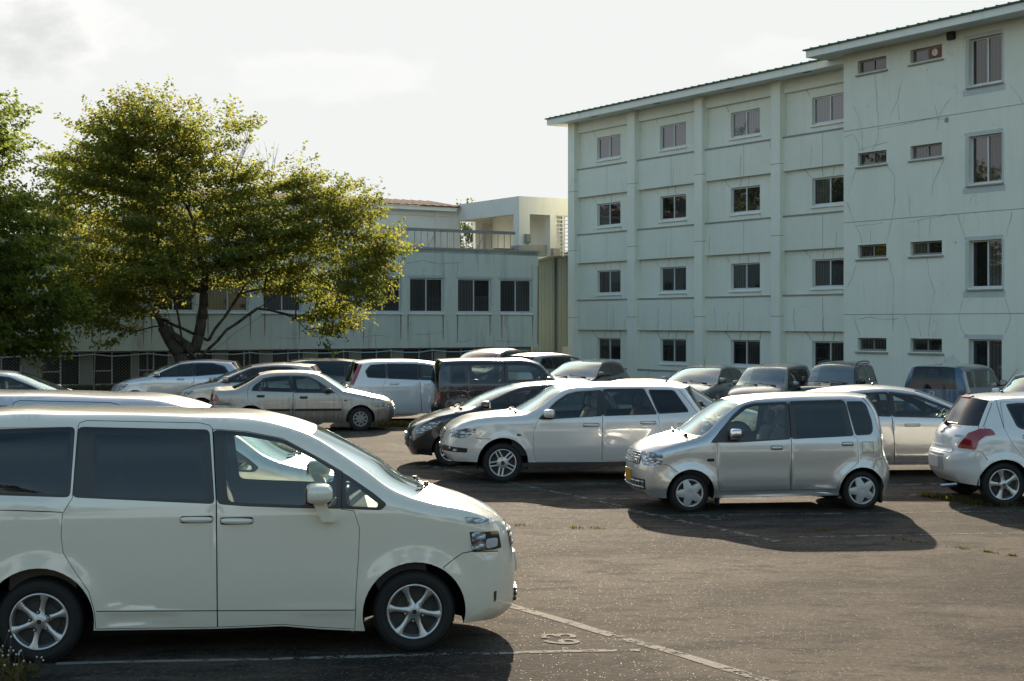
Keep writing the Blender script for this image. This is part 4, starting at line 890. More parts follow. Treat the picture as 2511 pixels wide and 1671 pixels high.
class Car:
    def __init__(s, sp, name, label, cat, loc, rz, paintm, group='parked cars', step=0.05, hero=False):
        s.sp = sp; s.root = empty(name, label, cat, (loc[0], loc[1], loc[2] if len(loc) > 2 else 0.0), rz, group)
        s.paint = paintm; s.hero = hero
        s.sx = sp.get('scale', 1.0)
        if s.sx != 1.0: s.root.scale = (s.sx,) * 3
        cm = sp['cm']; P = [r[:5] for r in cm]
        tags = {i: r[5].rstrip('!') for i, r in enumerate(cm) if len(r) > 5 and r[5]}
        breaks = [i for i, r in enumerate(cm) if len(r) > 5 and r[5] and r[5].endswith('!')]
        s.chain, s.cidx = spline(P, step, breaks)
        s.C = s.chain[:, :2]
        fw, fi = curve1(sp['wz']), curve1(sp['inset'])
        A, B = s.C[:-1], s.C[1:]
        rho, kk = sp.get('round', (0.09, 0.035))
        arches = sp['arches']; fl = sp.get('flare', 0.02)
        bumps = sp.get('bumps', [])
        def S(Q):
            Q = np.atleast_2d(Q).astype(float); x, z = Q[:, 0], Q[:, 1]
            y = fw(z) - fi(x)
            for cx, cz, r in arches:
                d = np.hypot(x - cx, z - cz) - r
                y = y + fl * np.exp(-(np.maximum(d, 0) / .075)**2) * np.clip((z - .12) / .15, 0, 1)
            for zc, amp, sg in bumps: y = y + amp * np.exp(-((z - zc) / sg)**2)
            d = segdist(Q, A, B); y = y - kk * np.clip(1 - d / rho, 0, 1)**2
            return np.maximum(y, 0.02)
        s.S = S
        s._build_skin(tags, step)

    # ---- the two sides, the strip over the car, doors, panes
    def _build_skin(s, tags, step):
        sp = s.sp; gx, gz = (0.055, 0.04) if s.hero else (0.085, 0.06)
        sill = np.array(sp['sill'], float); bound = np.vstack([s.C, sill])
        arch = [[(cx + r * cos(a), cz + r * sin(a)) for a in np.linspace(0, 2 * pi, 40, endpoint=False)] for cx, cz, r in sp['arches']]
        rr = sp.get('wr', 0.04)
        trims = [rpoly(p, rr) for p in sp['trims']]; glasses = [(rpoly(p, rr), g) for p, g in sp['glasses']]
        doors = [list(map(tuple, p)) for p in sp['doors']]
        g = 0.0045 if s.hero else 0.006
        dins = [inset_poly(d, g) for d in doors]
        seams = []
        for pl in sp.get('seams', []):
            pl = np.array(pl, float); t = np.gradient(pl, axis=0); t /= np.linalg.norm(t, axis=1)[:, None] + 1e-9
            nrm = np.stack([-t[:, 1], t[:, 0]], 1) * g * 0.8
            seams.append(np.vstack([pl + nrm, (pl - nrm)[::-1]]))
        loops = [bound] + arch + trims + [p for p, _ in glasses] + doors + dins + seams
        V, F = cdt(loops, [], grid2(bound, gx, gz))
        cen = np.array([V[list(f)].mean(0) for f in F])
        ok = inside(bound, cen)
        for a in arch: ok &= ~inside(a, cen)
        part = np.full(len(F), -1); slot = np.zeros(len(F), int)      # part: -1 body, k door, 100+k pane ; slot: 0 paint 1 trim 2 seam
        for p in trims: slot[inside(p, cen)] = 1
        for k, d in enumerate(doors):
            i_d = inside(d, cen); i_i = inside(dins[k], cen)
            part[i_d & i_i] = k
            slot[i_d & ~i_i] = 2
        for p in seams: slot[inside(p, cen) & (slot == 0)] = 2
        owner = []
        for k, (p, gm) in enumerate(glasses):
            i = inside(p, cen); own = part[i]; owner.append(int(np.bincount(own[own >= 0]).argmax()) if (own >= 0).any() else -1); part[i] = 100 + k
        Y = s.S(V)
        # strip
        ch = s.chain; E = np.stack([ch[:, 0], s.S(ch[:, :2]), ch[:, 1]], 1); n, m = len(ch), len(TS)
        at = np.abs(TS)[None, :]**ch[:, 4][:, None]
        X = ch[:, 2][:, None] + (ch[:, 0] - ch[:, 2])[:, None] * at
        Zz = ch[:, 3][:, None] + (ch[:, 1] - ch[:, 3])[:, None] * at
        Yy = E[:, 1][:, None] * TS[None, :]
        s.G = np.stack([X, Yy, Zz], 2)
        SV = s.G.reshape(-1, 3)
        seg = [''] * (n - 1); cur = ''
        cst = {s.cidx[i]: t for i, t in tags.items()}
        for i in range(n - 1):
            if i in cst: cur = cst[i]
            seg[i] = cur
        s.seg = seg
        sets = {}
        def put(key, vs, f, mat):
            d = sets.setdefault(key, ([], [], [])); b = len(d[0]); d[0].extend(vs); d[1].append(tuple(range(b, b + len(vs)))); d[2].append(mat)
        qpil = sp.get('pillar', 0.93); qr = sp.get('rpillar', 0.86)
        for i in range(n - 1):
            for j in range(m - 1):
                q = [i * m + j, (i + 1) * m + j, (i + 1) * m + j + 1, i * m + j + 1]; vs = [tuple(SV[k]) for k in q]
                tm = abs(TS[j] + TS[j + 1]) / 2; t = seg[i]
                first, last = i == 0 or seg[i - 1] != t, i == n - 2 or seg[i + 1] != t
                if t == 'wind':
                    if tm > qpil: put('body', vs, 0, 0 if tm > .96 else 1)
                    else: put('windscreen', vs, 0, 0)
                elif t == 'rglass':
                    if tm > qr: put('body', vs, 0, 0)
                    else: put('rear_window', vs, 0, 0)
                elif t == 'hood':
                    if tm > .955: put('body', vs, 0, 0)
                    elif tm > .945: put('body', vs, 0, 2)
                    else: put('hood', vs, 0, 2 if (first or False) and False else 0)
                elif t == 'cowl': put('body', vs, 0, 1)
                elif t == 'gap': put('body', vs, 0, 2)
                elif t == 'hatch':
                    if tm > .955: put('body', vs, 0, 0)
                    elif tm > .945: put('body', vs, 0, 2)
                    else: put('tailgate', vs, 0, 0)
                else: put('body', vs, 0, 0)
        for sgn in (1, -1):
            for k, f in enumerate(F):
                if not ok[k]: continue
                vs = [(V[i, 0], sgn * Y[i], V[i, 1]) for i in (f if sgn < 0 else f[::-1])]
                key = 'body' if part[k] == -1 else ('door', int(part[k]), sgn) if part[k] < 100 else ('pane', int(part[k]) - 100, sgn)
                if part[k] >= 100: put(key, vs, 0, 0)
                else: put(key, vs, 0, int(slot[k]))
        s.obj = {}; allv, allf = [], []
        mats = [s.paint, M['trim'], M['seam']]
        def finish(key, name, parent, ms):
            v, f, mi = sets[key]
            b = len(allv); allv.extend(v); allf.extend([tuple(b + i for i in q) for q in f])
            o = mesh_obj(name, v, f, ms, parent, mi)
            bm = bmesh.new(); bm.from_mesh(o.data); bmesh.ops.remove_doubles(bm, verts=bm.verts, dist=0.0006); bmesh.ops.dissolve_degenerate(bm, edges=bm.edges, dist=0.00005); bm.to_mesh(o.data); bm.free()
            auto_smooth(o, sp.get('smooth', 48)); s.obj[key] = o; return o
        finish('body', 'body', s.root, mats)
        for key, nm in (('hood', 'hood'), ('tailgate', 'tailgate')):
            if key in sets: finish(key, nm, s.root, mats)
        if 'windscreen' in sets: finish('windscreen', 'windscreen', s.root, [M[sp.get('screen', 'screen')]])
        if 'rear_window' in sets: finish('rear_window', 'rear_window', s.root, [M[sp.get('rear_tint', 'dark')]])
        for key in sorted([k for k in sets if k[0] == 'door'], key=str): finish(key, 'door', s.root, mats)
        for key in sorted([k for k in sets if k[0] == 'pane'], key=str):
            ow = owner[key[1]]; finish(key, 'window', s.obj.get(('door', ow, key[2]), s.root), [M[glasses[key[1]][1]]])
        s.bvh = BVHTree.FromPolygons(allv, allf)
        s._wheels(); s._under(arch)
        if sp.get('interior', True): s._interior()

    def _wheels(s):
        sp = s.sp; tr, rr, tw = sp['tr'], sp['rr'], sp.get('tw', .19); ty, ri = wheel_meshes(sp['wheel'], tr, rr, tw)
        for x in (sp.get('fx', sp['wb'] / 2), sp.get('rx', -sp['wb'] / 2)):
            for sg in (1, -1):
                w = bpy.data.objects.new('wheel', None); COL.objects.link(w); w.parent = s.root; w.empty_display_size = .2
                w.location = (x, sg * (sp['W'] - sp.get('wheel_in', .03) - tw / 2), tr)
                w.rotation_euler = (0, RNG.uniform(0, 6.28) if not sp.get('clock') else sp['clock'], 0 if sg > 0 else pi)
                for nm, d in (('tyre', ty), ('rim', ri)):
                    o = bpy.data.objects.new(nm, d); COL.objects.link(o); o.parent = w

    def _under(s, arch):
        sp = s.sp; b = MB(); W0 = sp['W']
        zs = min(p[1] for p in sp['sill']) + 0.015; fx, rx = sp['arches'][0][0], sp['arches'][1][0]; ra = sp['arches'][0][2]
        x0, x1 = min(p[0] for p in sp['sill']), max(p[0] for p in sp['sill'])
        b.box(rx + ra - .02, fx - ra + .02, -(W0 - .10), W0 - .10, zs, .36)
        b.box(rx - ra, fx + ra, -.50, .50, zs + .05, .50)
        b.box(s.C[:, 0].min() + .22, rx - ra, -(W0 - .34), W0 - .34, zs + .08, .45)
        b.box(fx + ra, s.C[:, 0].max() - .10, -(W0 - .40), W0 - .40, zs + .04, .50)
        b.box(fx - ra, fx + ra - .03, -(W0 - .24), W0 - .24, .50, .62)
        b.box(rx - ra + .05, rx + ra, -(W0 - .22), W0 - .22, .45, .52)
        for (cx, cz, r) in sp['arches']:
            for sg in (1, -1):
                n = 22; vs, fs = [], []
                for i in range(n + 1):
                    a = -0.25 + (pi + .5) * i / n; p = np.array([[cx + r * cos(a), cz + r * sin(a)]])
                    y = float(s.S(p)[0]); y = max(y, W0 - .12)
                    vs += [(p[0, 0], sg * (y - .004), p[0, 1]), (p[0, 0], sg * (y - .05), p[0, 1]), (cx + (r + .01) * cos(a), sg * .48, cz + (r + .01) * sin(a))]
                for i in range(n): fs += [(3*i, 3*i+1, 3*i+4, 3*i+3), (3*i+1, 3*i+2, 3*i+5, 3*i+4)]
                b.add(vs, fs); k = len(b.v); b.v.append((cx, sg * .48, cz)); b.f += [(k - 3 * (n + 1) + 3 * i + 2, k - 3 * (n + 1) + 3 * i + 5, k) for i in range(n)]; b.m += [0] * n
        b.build('underbody', [M['under']], s.root, fix=False)

    def _interior(s):
        sp = s.sp; it = sp.get('int', {}); W0 = sp['W']; zf = it.get('floor', .36); rows = it.get('rows', [(0.15, 2), (-.75, 3)]); hs = it.get('hs', 1.0)
        mat = M[it.get('mat', 'seat')]
        def seat(x, y, w, bench=False):
            b = MB(); hip = zf + .24 * hs
            b.prism([(-.02, zf), (.48, zf + .02), (.50, hip - .02), (.44, hip + .04), (0, hip)], 1, y - w / 2, y + w / 2)
            b.prism([(-.02, hip - .04), (.10, hip + .02), (-.10, hip + .54 * hs), (-.16, hip + .58 * hs), (-.22, hip + .52 * hs), (-.12, hip)], 1, y - w / 2 + .01, y + w / 2 - .01)
            for yy in ([y] if not bench else [y - w * .3, y + w * .3]):
                b.prism([(-.16, hip + .62 * hs), (-.10, hip + .64 * hs), (-.12, hip + .80 * hs), (-.17, hip + .82 * hs), (-.21, hip + .78 * hs)], 1, yy - .13, yy + .13)
                b.box(-.165, -.15, yy - .05, yy - .04, hip + .5 * hs, hip + .66 * hs); b.box(-.165, -.15, yy + .04, yy + .05, hip + .5 * hs, hip + .66 * hs)
            o = b.build('seat', [mat], s.root, bevel=.022); o.location = (x, 0, 0); auto_smooth(o, 60)
        for x, k in rows:
            if k == 2:
                for y in (.34, -.34): seat(x, y * (W0 / .85), .50)
            else: seat(x, 0, (W0 - .2) * 2 * .93, True)
        if 'dash' in it:
            x0, z0 = it['dash']; w = W0 - .13
            MB().prism([(x0 + .55, z0 - .02), (x0 + .1, z0), (x0 - .02, z0 - .06), (x0, z0 - .22), (x0 + .2, zf), (x0 + .55, zf)], 1, -w, w).build('dashboard', [M['dash']], s.root)
            yy = -(W0 - .49)     # right-hand drive
            b = MB(); c = Vector((x0 - .16, yy, z0 - .01)); ax = Vector((-.80, 0, .6)).normalized(); u = ax.orthogonal().normalized(); v = ax.cross(u); R = .185
            ring = [c + (u * cos(a) + v * sin(a)) * R for a in np.linspace(0, 2 * pi, 25)]
            b.tube(ring, .014, 0, 6); b.bar(c, c + u * R, .016); b.bar(c, c - u * R, .016); b.bar(c, c + v * R, .016); b.bar(c, c - v * R, .016); b.bar(c - ax * .02, c + ax * .03, .06, 0, 10); b.bar(c, c - ax * .25, .03)
            auto_smooth(b.build('steering_wheel', [M['dash']], s.root))

    # ---- thin fitted pieces (lamps, grilles, plates) laid on the skin
    def _cast(s, a, b, view, sg):
        if view == 'side': o, d = Vector((a, sg * 3, b)), Vector((0, -sg, 0))
        elif view == 'front': o, d = Vector((6, a, b)), Vector((-1, 0, 0))
        elif view == 'rear': o, d = Vector((-6, a, b)), Vector((1, 0, 0))
        else: o, d = Vector((a, b, 6)), Vector((0, 0, -1))
        p, n, *_ = s.bvh.ray_cast(o, d)
        if p is None: return None
        if n.dot(d) > 0: n = -n
        return p, n
    def patch(s, name, poly, view, mat, sg=1, off=.004, parent=None, h=.05, r=.012, hole=None, skirt=.012, flat=False):
        if r: poly = rpoly(poly, r, 2)
        poly = [tuple(p) for p in poly]
        dense = []
        for i, p in enumerate(poly):
            q = poly[(i + 1) % len(poly)]; k = max(1, int(np.hypot(q[0] - p[0], q[1] - p[1]) / (h * .8)))
            dense += [(p[0] + (q[0] - p[0]) * j / k, p[1] + (q[1] - p[1]) * j / k) for j in range(k)]
        loops = [dense] + ([hole] if hole else [])
        V, F = cdt(loops, [], grid2(dense, h, h), h * .25)
        cen = np.array([V[list(f)].mean(0) for f in F]); ok = inside(dense, cen)
        if hole: ok &= ~inside(hole, cen)
        c0 = np.mean(dense, axis=0); P3 = []
        for v in V:
            hit = None
            for k in range(30):
                q = v + (c0 - v) * k * .03; hit = s._cast(q[0], q[1], view, sg)
                if hit: break
            P3.append(hit if hit else (Vector((0, 0, 0)), Vector((0, 0, 1))))
        verts = [p + n * off for p, n in P3]; fs = [f for k, f in enumerate(F) if ok[k]]
        cnt = {}
        for f in fs:
            for i in range(3): e = (f[i], f[(i + 1) % 3]); cnt[e] = 1
        rim = [e for e in cnt if (e[1], e[0]) not in cnt]; low = {}
        for e in rim:
            for i in e:
                if i not in low: low[i] = len(verts); verts.append(P3[i][0] - P3[i][1] * skirt)
        fs = list(fs) + [(a, low[a], low[b], b) for a, b in rim]
        o = mesh_obj(name, verts, fs, [mat], parent or s.root)
        bm = bmesh.new(); bm.from_mesh(o.data); bmesh.ops.delete(bm, geom=[v for v in bm.verts if not v.link_faces], context='VERTS'); bmesh.ops.recalc_face_normals(bm, faces=bm.faces)
        bm.to_mesh(o.data); bm.free()
        # outward
        me = o.data; av = sum((p.normal.dot(Vector((0, sg, 0)) if view == 'side' else Vector((1 if view == 'front' else -1, 0, 0)) if view in ('front', 'rear') else Vector((0, 0, 1))) * p.area for p in me.polygons))
        if av < 0: me.flip_normals()
        auto_smooth(o, 50); return o
    def both(s, name, poly, view, mat, **k):
        if view == 'side': return [s.patch(name, poly, view, mat, sg=g, **k) for g in (1, -1)]
        return [s.patch(name, [(g * a, b) for a, b in poly], view, mat, **k) for g in (1, -1)]
    def strip_pt(s, u, t):
        """point on the strip at control-row position u and cross position t"""
        i = int(u); f = u - i; a = s.cidx[i] + f * ((s.cidx[min(i + 1, len(s.cidx) - 1)]) - s.cidx[i]); a0 = int(min(a, len(s.chain) - 2)); g = a - a0
        r = s.chain[a0] * (1 - g) + s.chain[a0 + 1] * g; y = float(s.S(r[None, :2])[0]) * t; w = abs(t)**r[4]
        return Vector((r[2] + (r[0] - r[2]) * w, y, r[3] + (r[1] - r[3]) * w))
    def handle(s, x0, x1, z, door, mat=None, recess=True, hh=.022, z1=None):
        z1 = z if z1 is None else z1
        for sg in (1, -1):
            par = s.obj.get(('door', door, sg), s.root)
            if recess:      # dark gap round the grip
                xa, xb = min(x0, x1) - .005, max(x0, x1) + .005; zz0, zz1 = min(z, z1), max(z, z1)
                s.patch('handle_recess', [(xa, zz0 - hh - .003), (xb, zz0 - hh - .003), (xb, zz1 + hh + .003), (xa, zz1 + hh + .003)], 'side', M['trim'], sg, .0015, par, .04, .02, skirt=.004)
            n = 9; vs, fs = [], []
            for i in range(n + 1):
                t = i / n; x = x0 + (x1 - x0) * t; zz = z + (z1 - z) * t; y = float(s.S([[x, zz]])[0]); k = sin(pi * min(1, max(0, t)))**.4; hy = .006 + .026 * k; hz = hh * (.55 + .45 * k)
                for a in np.linspace(0, 2 * pi, 8, endpoint=False): vs.append((x, sg * (y + max(-.004, hy * (.55 + .45 * cos(a)))), zz + hz * sin(a)))
            for i in range(n):
                for j in range(8): fs.append((i * 8 + j, i * 8 + (j + 1) % 8, i * 8 + 8 + (j + 1) % 8, i * 8 + 8 + j))
            fs += [tuple(range(8)), tuple(range(n * 8, n * 8 + 8))]
            b = MB().add(vs, fs); auto_smooth(b.build('door_handle', [mat or s.paint], par), 60)
    def mirror(s, x0, x1, z0, z1, mat=None, stem=None, y0=.03, dep=.17, door=0):
        for sg in (1, -1):
            par = s.obj.get(('door', door, sg), s.root); cx, cz = (x0 + x1) / 2, (z0 + z1) / 2; yb = float(s.S([[cx, cz]])[0]) + y0
            vs, fs = [], []; nu, nv = 14, 20
            for i in range(nu + 1):
                f = -pi / 2 + pi * i / nu
                for j in range(nv):
                    a = 2 * pi * j / nv; pw = lambda q, e: math.copysign(abs(q)**e, q)
                    X, Y, Z = pw(sin(f), .6), pw(cos(f), .6) * pw(cos(a), .6), pw(cos(f), .6) * pw(sin(a), .6)
                    vs.append((cx + X * abs(x1 - x0) / 2 * (1 if X > 0 else .55), sg * (yb + dep / 2 + Y * dep / 2), cz + Z * (z1 - z0) / 2 * (1 - .12 * Y)))
            for i in range(nu):
                for j in range(nv): fs.append((i * nv + j, i * nv + (j + 1) % nv, (i + 1) * nv + (j + 1) % nv, (i + 1) * nv + j))
            b = MB().add(vs, fs, 0)
            st = stem or (cx, z0)
            b.prism([(st[0] - .05, st[1] - .01), (st[0] + .05, st[1] - .01), (cx + .045, z0 + .05), (cx - .045, z0 + .05)], 1, sg * (yb - y0 - .05), sg * (yb + dep * .35), 0 if stem else 1)
            o = b.build('wing_mirror', [mat or s.paint, M['trim']], par); auto_smooth(o, 50)
            xr = cx - abs(x1 - x0) / 2 * .55
            MB().box(xr - .006, xr + .002, sg * (yb + dep * .08), sg * (yb + dep * .92), z0 + (z1 - z0) * .12, z1 - (z1 - z0) * .12).build('mirror_glass', [M['mirror']], o)
    def wiper(s, u0, u1, spans):
        for t0, t1 in spans:
            b = MB(); pts = [s.strip_pt(u0 + (u1 - u0) * k, t0 + (t1 - t0) * k) + Vector((.012, 0, .016)) for k in np.linspace(0, 1, 7)]
            b.tube(pts, .008, 0, 5); p = s.strip_pt(u0 - .05, t0); b.bar(p + Vector((0, 0, .0)), pts[3] + Vector((.01, 0, .012)), .009); b.bar(p - Vector((0, 0, .02)), p + Vector((0, 0, .03)), .022)
            b.build('wiper', [M['trim']], s.root)
    def antenna(s, u, h=.25, lean=.12, t=0.0):
        p = s.strip_pt(u, t); b = MB().bar(p - Vector((0, 0, .01)), p + Vector((-.02, 0, .03)), .022, 0, 8, .012); b.bar(p + Vector((-.02, 0, .025)), p + Vector((-lean, 0, h)), .006, 0, 5, .003)
        b.build('aerial', [M['trim']], s.root)
    def bars_front(s, name, y0, y1, z0, z1, nz, ny, mat, back, hb=.012, x_off=.012):
        """grille: dark panel with bars standing on it"""
        g = s.patch(name, [(y0, z0), (y1, z0), (y1, z1), (y0, z1)], 'front', back, off=.004, r=.02)
        b = MB()
        def rod(p0, p1, r, n=14):
            pts = []
            for k in np.linspace(0, 1, n):
                h = s._cast(p0[0] + (p1[0] - p0[0]) * k, p0[1] + (p1[1] - p0[1]) * k, 'front', 1)
                if h: pts.append(h[0] + h[1] * x_off)
            if len(pts) > 1: b.tube(pts, r, 0, 6)
        for i in range(nz): z = z0 + (z1 - z0) * (i + .5) / nz; rod((y0 + .02, z), (y1 - .02, z), hb)
        for i in range(ny): y = y0 + (y1 - y0) * (i + .5) / ny; rod((y, z0 + .01), (y, z1 - .01), hb * .45, 6)
        if b.v: auto_smooth(b.build('grille_bar', [mat], g), 60)
        return g

# ---------------------------------------------------------------- outlines (metres, x towards the front of the car, z up)
# cm rows: side edge x,z | centre line x,z | roundness across | name of the panel that starts here
VAN = dict(W=.8475, wb=2.80, tr=.314, rr=.212, tw=.2, wheel='six', clock=.0,
  cm=[(1.93,.205,2.17,.17,2.7,'bumper'),(2.055,.285,2.255,.25,2.9),(2.085,.455,2.268,.42,3.0),(2.09,.627,2.268,.60,3.1),(2.08,.75,2.24,.74,3.1),(2.055,.90,2.21,.87,3.0),(2.02,.985,2.17,.945,2.8,'hood'),
      (1.88,1.056,2.03,1.025,2.8),(1.71,1.103,1.84,1.10,2.8),(1.53,1.14,1.66,1.165,2.8,'cowl'),(1.372,1.187,1.52,1.205,2.6,'wind!'),(1.222,1.254,1.36,1.275,2.5),(1.009,1.409,1.15,1.43,2.5),(.812,1.544,.90,1.57,2.5),(.601,1.672,.655,1.69,2.6,'roof'),
      (.297,1.770,.29,1.80,2.8),(-.332,1.820,-.4,1.845,3.0),(-1.146,1.840,-1.25,1.866,3.0),(-1.85,1.825,-1.95,1.856,3.0),(-2.10,1.76,-2.22,1.80,3.0,'rglass!'),(-2.21,1.45,-2.33,1.46,3.0),(-2.26,1.15,-2.38,1.14,3.0,'hatch'),(-2.28,.7,-2.42,.68,3.0),(-2.27,.5,-2.42,.48,3.0,'rbump'),(-2.2,.24,-2.36,.22,3.0)],
  wz=[(.17,.80),(.30,.825),(.42,.838),(.7,.8475),(1.0,.845),(1.13,.838),(1.25,.812),(1.5,.745),(1.72,.682),(1.85,.60)], inset=[(-2.4,.10),(-1.9,.02),(-1.2,0),(1.2,0),(1.6,.025),(1.9,.08),(2.15,.19)],
  sill=[(-1.75,.24),(-1.0,.242),(-.1,.226),(.40,.232),(.67,.20),(1.0,.176),(1.80,.205)], arches=[(1.40,.305,.40),(-1.40,.318,.405)], flare=.022,
  trims=[[(-.137,1.726),(.115,1.706),(.392,1.652),(.671,1.501),(.896,1.368),(1.093,1.231),(1.190,1.150),(1.143,1.105),(.839,1.122),(.531,1.131),(.115,1.152),(-.095,1.172)],
         [(-1.141,1.757),(-.160,1.727),(-.112,1.172),(-1.161,1.238)], [(-2.02,1.735),(-1.160,1.757),(-1.174,1.238),(-2.08,1.275)]],
  glasses=[([(-.066,1.688),(.115,1.672),(.392,1.62),(.671,1.474),(.80,1.392),(.80,1.140),(.115,1.178),(-.012,1.190)],'clear'),([(.872,1.345),(.98,1.265),(1.120,1.156),(1.112,1.128),(.880,1.142)],'clear'),
           ([(-1.02,1.70),(-.20,1.672),(-.176,1.204),(-1.01,1.246)],'dark'),([(-1.98,1.70),(-1.19,1.728),(-1.205,1.262),(-2.03,1.295)],'dark')],
  doors=[[(-.137,1.732),(.115,1.713),(.392,1.658),(.671,1.507),(.850,1.402),(.842,1.12),(.938,1.108),(.98,.97),(.973,.772),(.952,.46),(.945,.190),(.67,.212),(.40,.243),(-.092,.236),(-.1,1.176)],
         [(-1.141,1.764),(-1.134,1.786),(-1.085,1.803),(-.235,1.778),(-.160,1.76),(-.137,1.732),(-.1,1.176),(-.092,.236),(-.987,.252),(-.994,.386),(-1.034,.539),(-1.141,.70),(-1.221,.83),(-1.237,.958),(-1.228,1.123),(-1.161,1.235)]],
  seams=[[(1.62,.655),(1.70,.71),(1.771,.755),(1.843,.765),(2.07,.745)],[(-.98,.390),(-.092,.366)],[(-.092,.366),(.945,.345)],[(-2.2,1.165),(-1.6,1.152),(-1.228,1.132)],[(-1.88,.80),(-1.78,.80),(-1.70,.70)]],
  int=dict(dash=(.95,1.10), rows=[(-.02,2),(-.85,3),(-1.65,3)], floor=.42, hs=1.05, mat='seatlight'), pillar=.94, rear_tint='dark')

EK = dict(W=.735, wb=2.397, fx=1.199, rx=-1.199, tr=.262, rr=.186, tw=.16, wheel='cap5', clock=.35,
  cm=[(1.71,.20,1.80,.235,2.6,'bumper'),(1.775,.30,1.86,.30,2.8),(1.775,.45,1.88,.45,3.0),(1.765,.60,1.875,.60,3.0),(1.73,.70,1.855,.69,3.0),(1.665,.79,1.82,.80,2.8,'hood'),(1.552,.853,1.73,.875,2.8),(1.375,.912,1.55,.955,2.8),(1.161,.971,1.33,1.015,2.8,'cowl'),(1.03,1.008,1.20,1.05,2.6,'wind!'),
      (.947,1.056,1.10,1.11,2.5),(.714,1.264,.82,1.305,2.5),(.462,1.436,.52,1.482,2.5,'roof'),(.33,1.482,.36,1.515,2.6),(.12,1.508,.10,1.540,2.8),(-.242,1.528,-.3,1.565,3.0),(-.789,1.540,-.85,1.574,3.0),(-1.155,1.535,-1.25,1.566,3.0),(-1.31,1.515,-1.44,1.545,3.0,'rglass!'),(-1.431,1.34,-1.56,1.36,3.0),(-1.50,1.03,-1.64,1.03,3.0,'hatch'),(-1.525,.714,-1.68,.70,3.0),(-1.578,.62,-1.72,.60,3.0,'rbump'),(-1.590,.38,-1.73,.36,3.0),(-1.53,.20,-1.66,.20,3.0)],
  wz=[(.15,.695),(.28,.705),(.33,.725),(.6,.735),(.85,.732),(.95,.718),(1.1,.675),(1.35,.605),(1.48,.565),(1.56,.50)], inset=[(-1.75,.10),(-1.4,.03),(-1.0,0),(1.0,0),(1.4,.02),(1.62,.07),(1.80,.15)],
  sill=[(-1.47,.19),(-.85,.205),(.81,.194),(1.56,.195)], arches=[(1.195,.262,.322),(-1.185,.262,.322)], flare=.03, bumps=[(.31,.010,.03)],
  trims=[[(.924,.936),(.686,1.187),(.579,1.299),(.435,1.412),(.291,1.454),(-.200,1.472),(-.200,.969),(.561,.933)],[(-.212,1.474),(-.979,1.490),(-1.02,1.42),(-1.085,1.005),(-.206,.970)],[(-1.012,1.472),(-1.254,1.470),(-1.309,1.426),(-1.373,1.196),(-1.373,1.072),(-1.327,1.019),(-1.107,1.009)]],
  glasses=[([(.677,.967),(.672,1.170),(.489,1.312),(.381,1.387),(.273,1.414),(-.150,1.432),(-.127,.982)],'clear'),([(-.278,1.424),(-.97,1.419),(-.988,1.005),(-.278,.980)],'dark'),([(-1.035,1.452),(-1.245,1.452),(-1.292,1.41),(-1.350,1.19),(-1.350,1.08),(-1.315,1.04),(-1.122,1.028)],'dark')],
  doors=[[(.924,.930),(.690,1.196),(.582,1.306),(.437,1.420),(.291,1.464),(-.207,1.480),(-.203,.969),(-.193,.288),(.785,.272),(.826,.43),(.826,.930)],[(-.207,1.480),(-.979,1.496),(-1.005,1.463),(-1.089,1.004),(-1.135,.968),(-1.138,.65),(-.961,.512),(-.851,.372),(-.818,.293),(-.193,.288),(-.203,.969)]],
  seams=[[(1.559,.648),(1.488,.638),(1.373,.548)],[(-1.502,.696),(-1.401,.683),(-1.342,.56)],[(-1.28,1.52),(-1.40,1.36),(-1.47,1.03)],[(-1.193,.925),(-1.36,.922),(-1.364,.775),(-1.20,.777),(-1.193,.925)]],
  int=dict(dash=(.72,.98), rows=[(-.05,2),(-.85,3)], floor=.34, hs=.92), pillar=.93, rear_tint='dark')

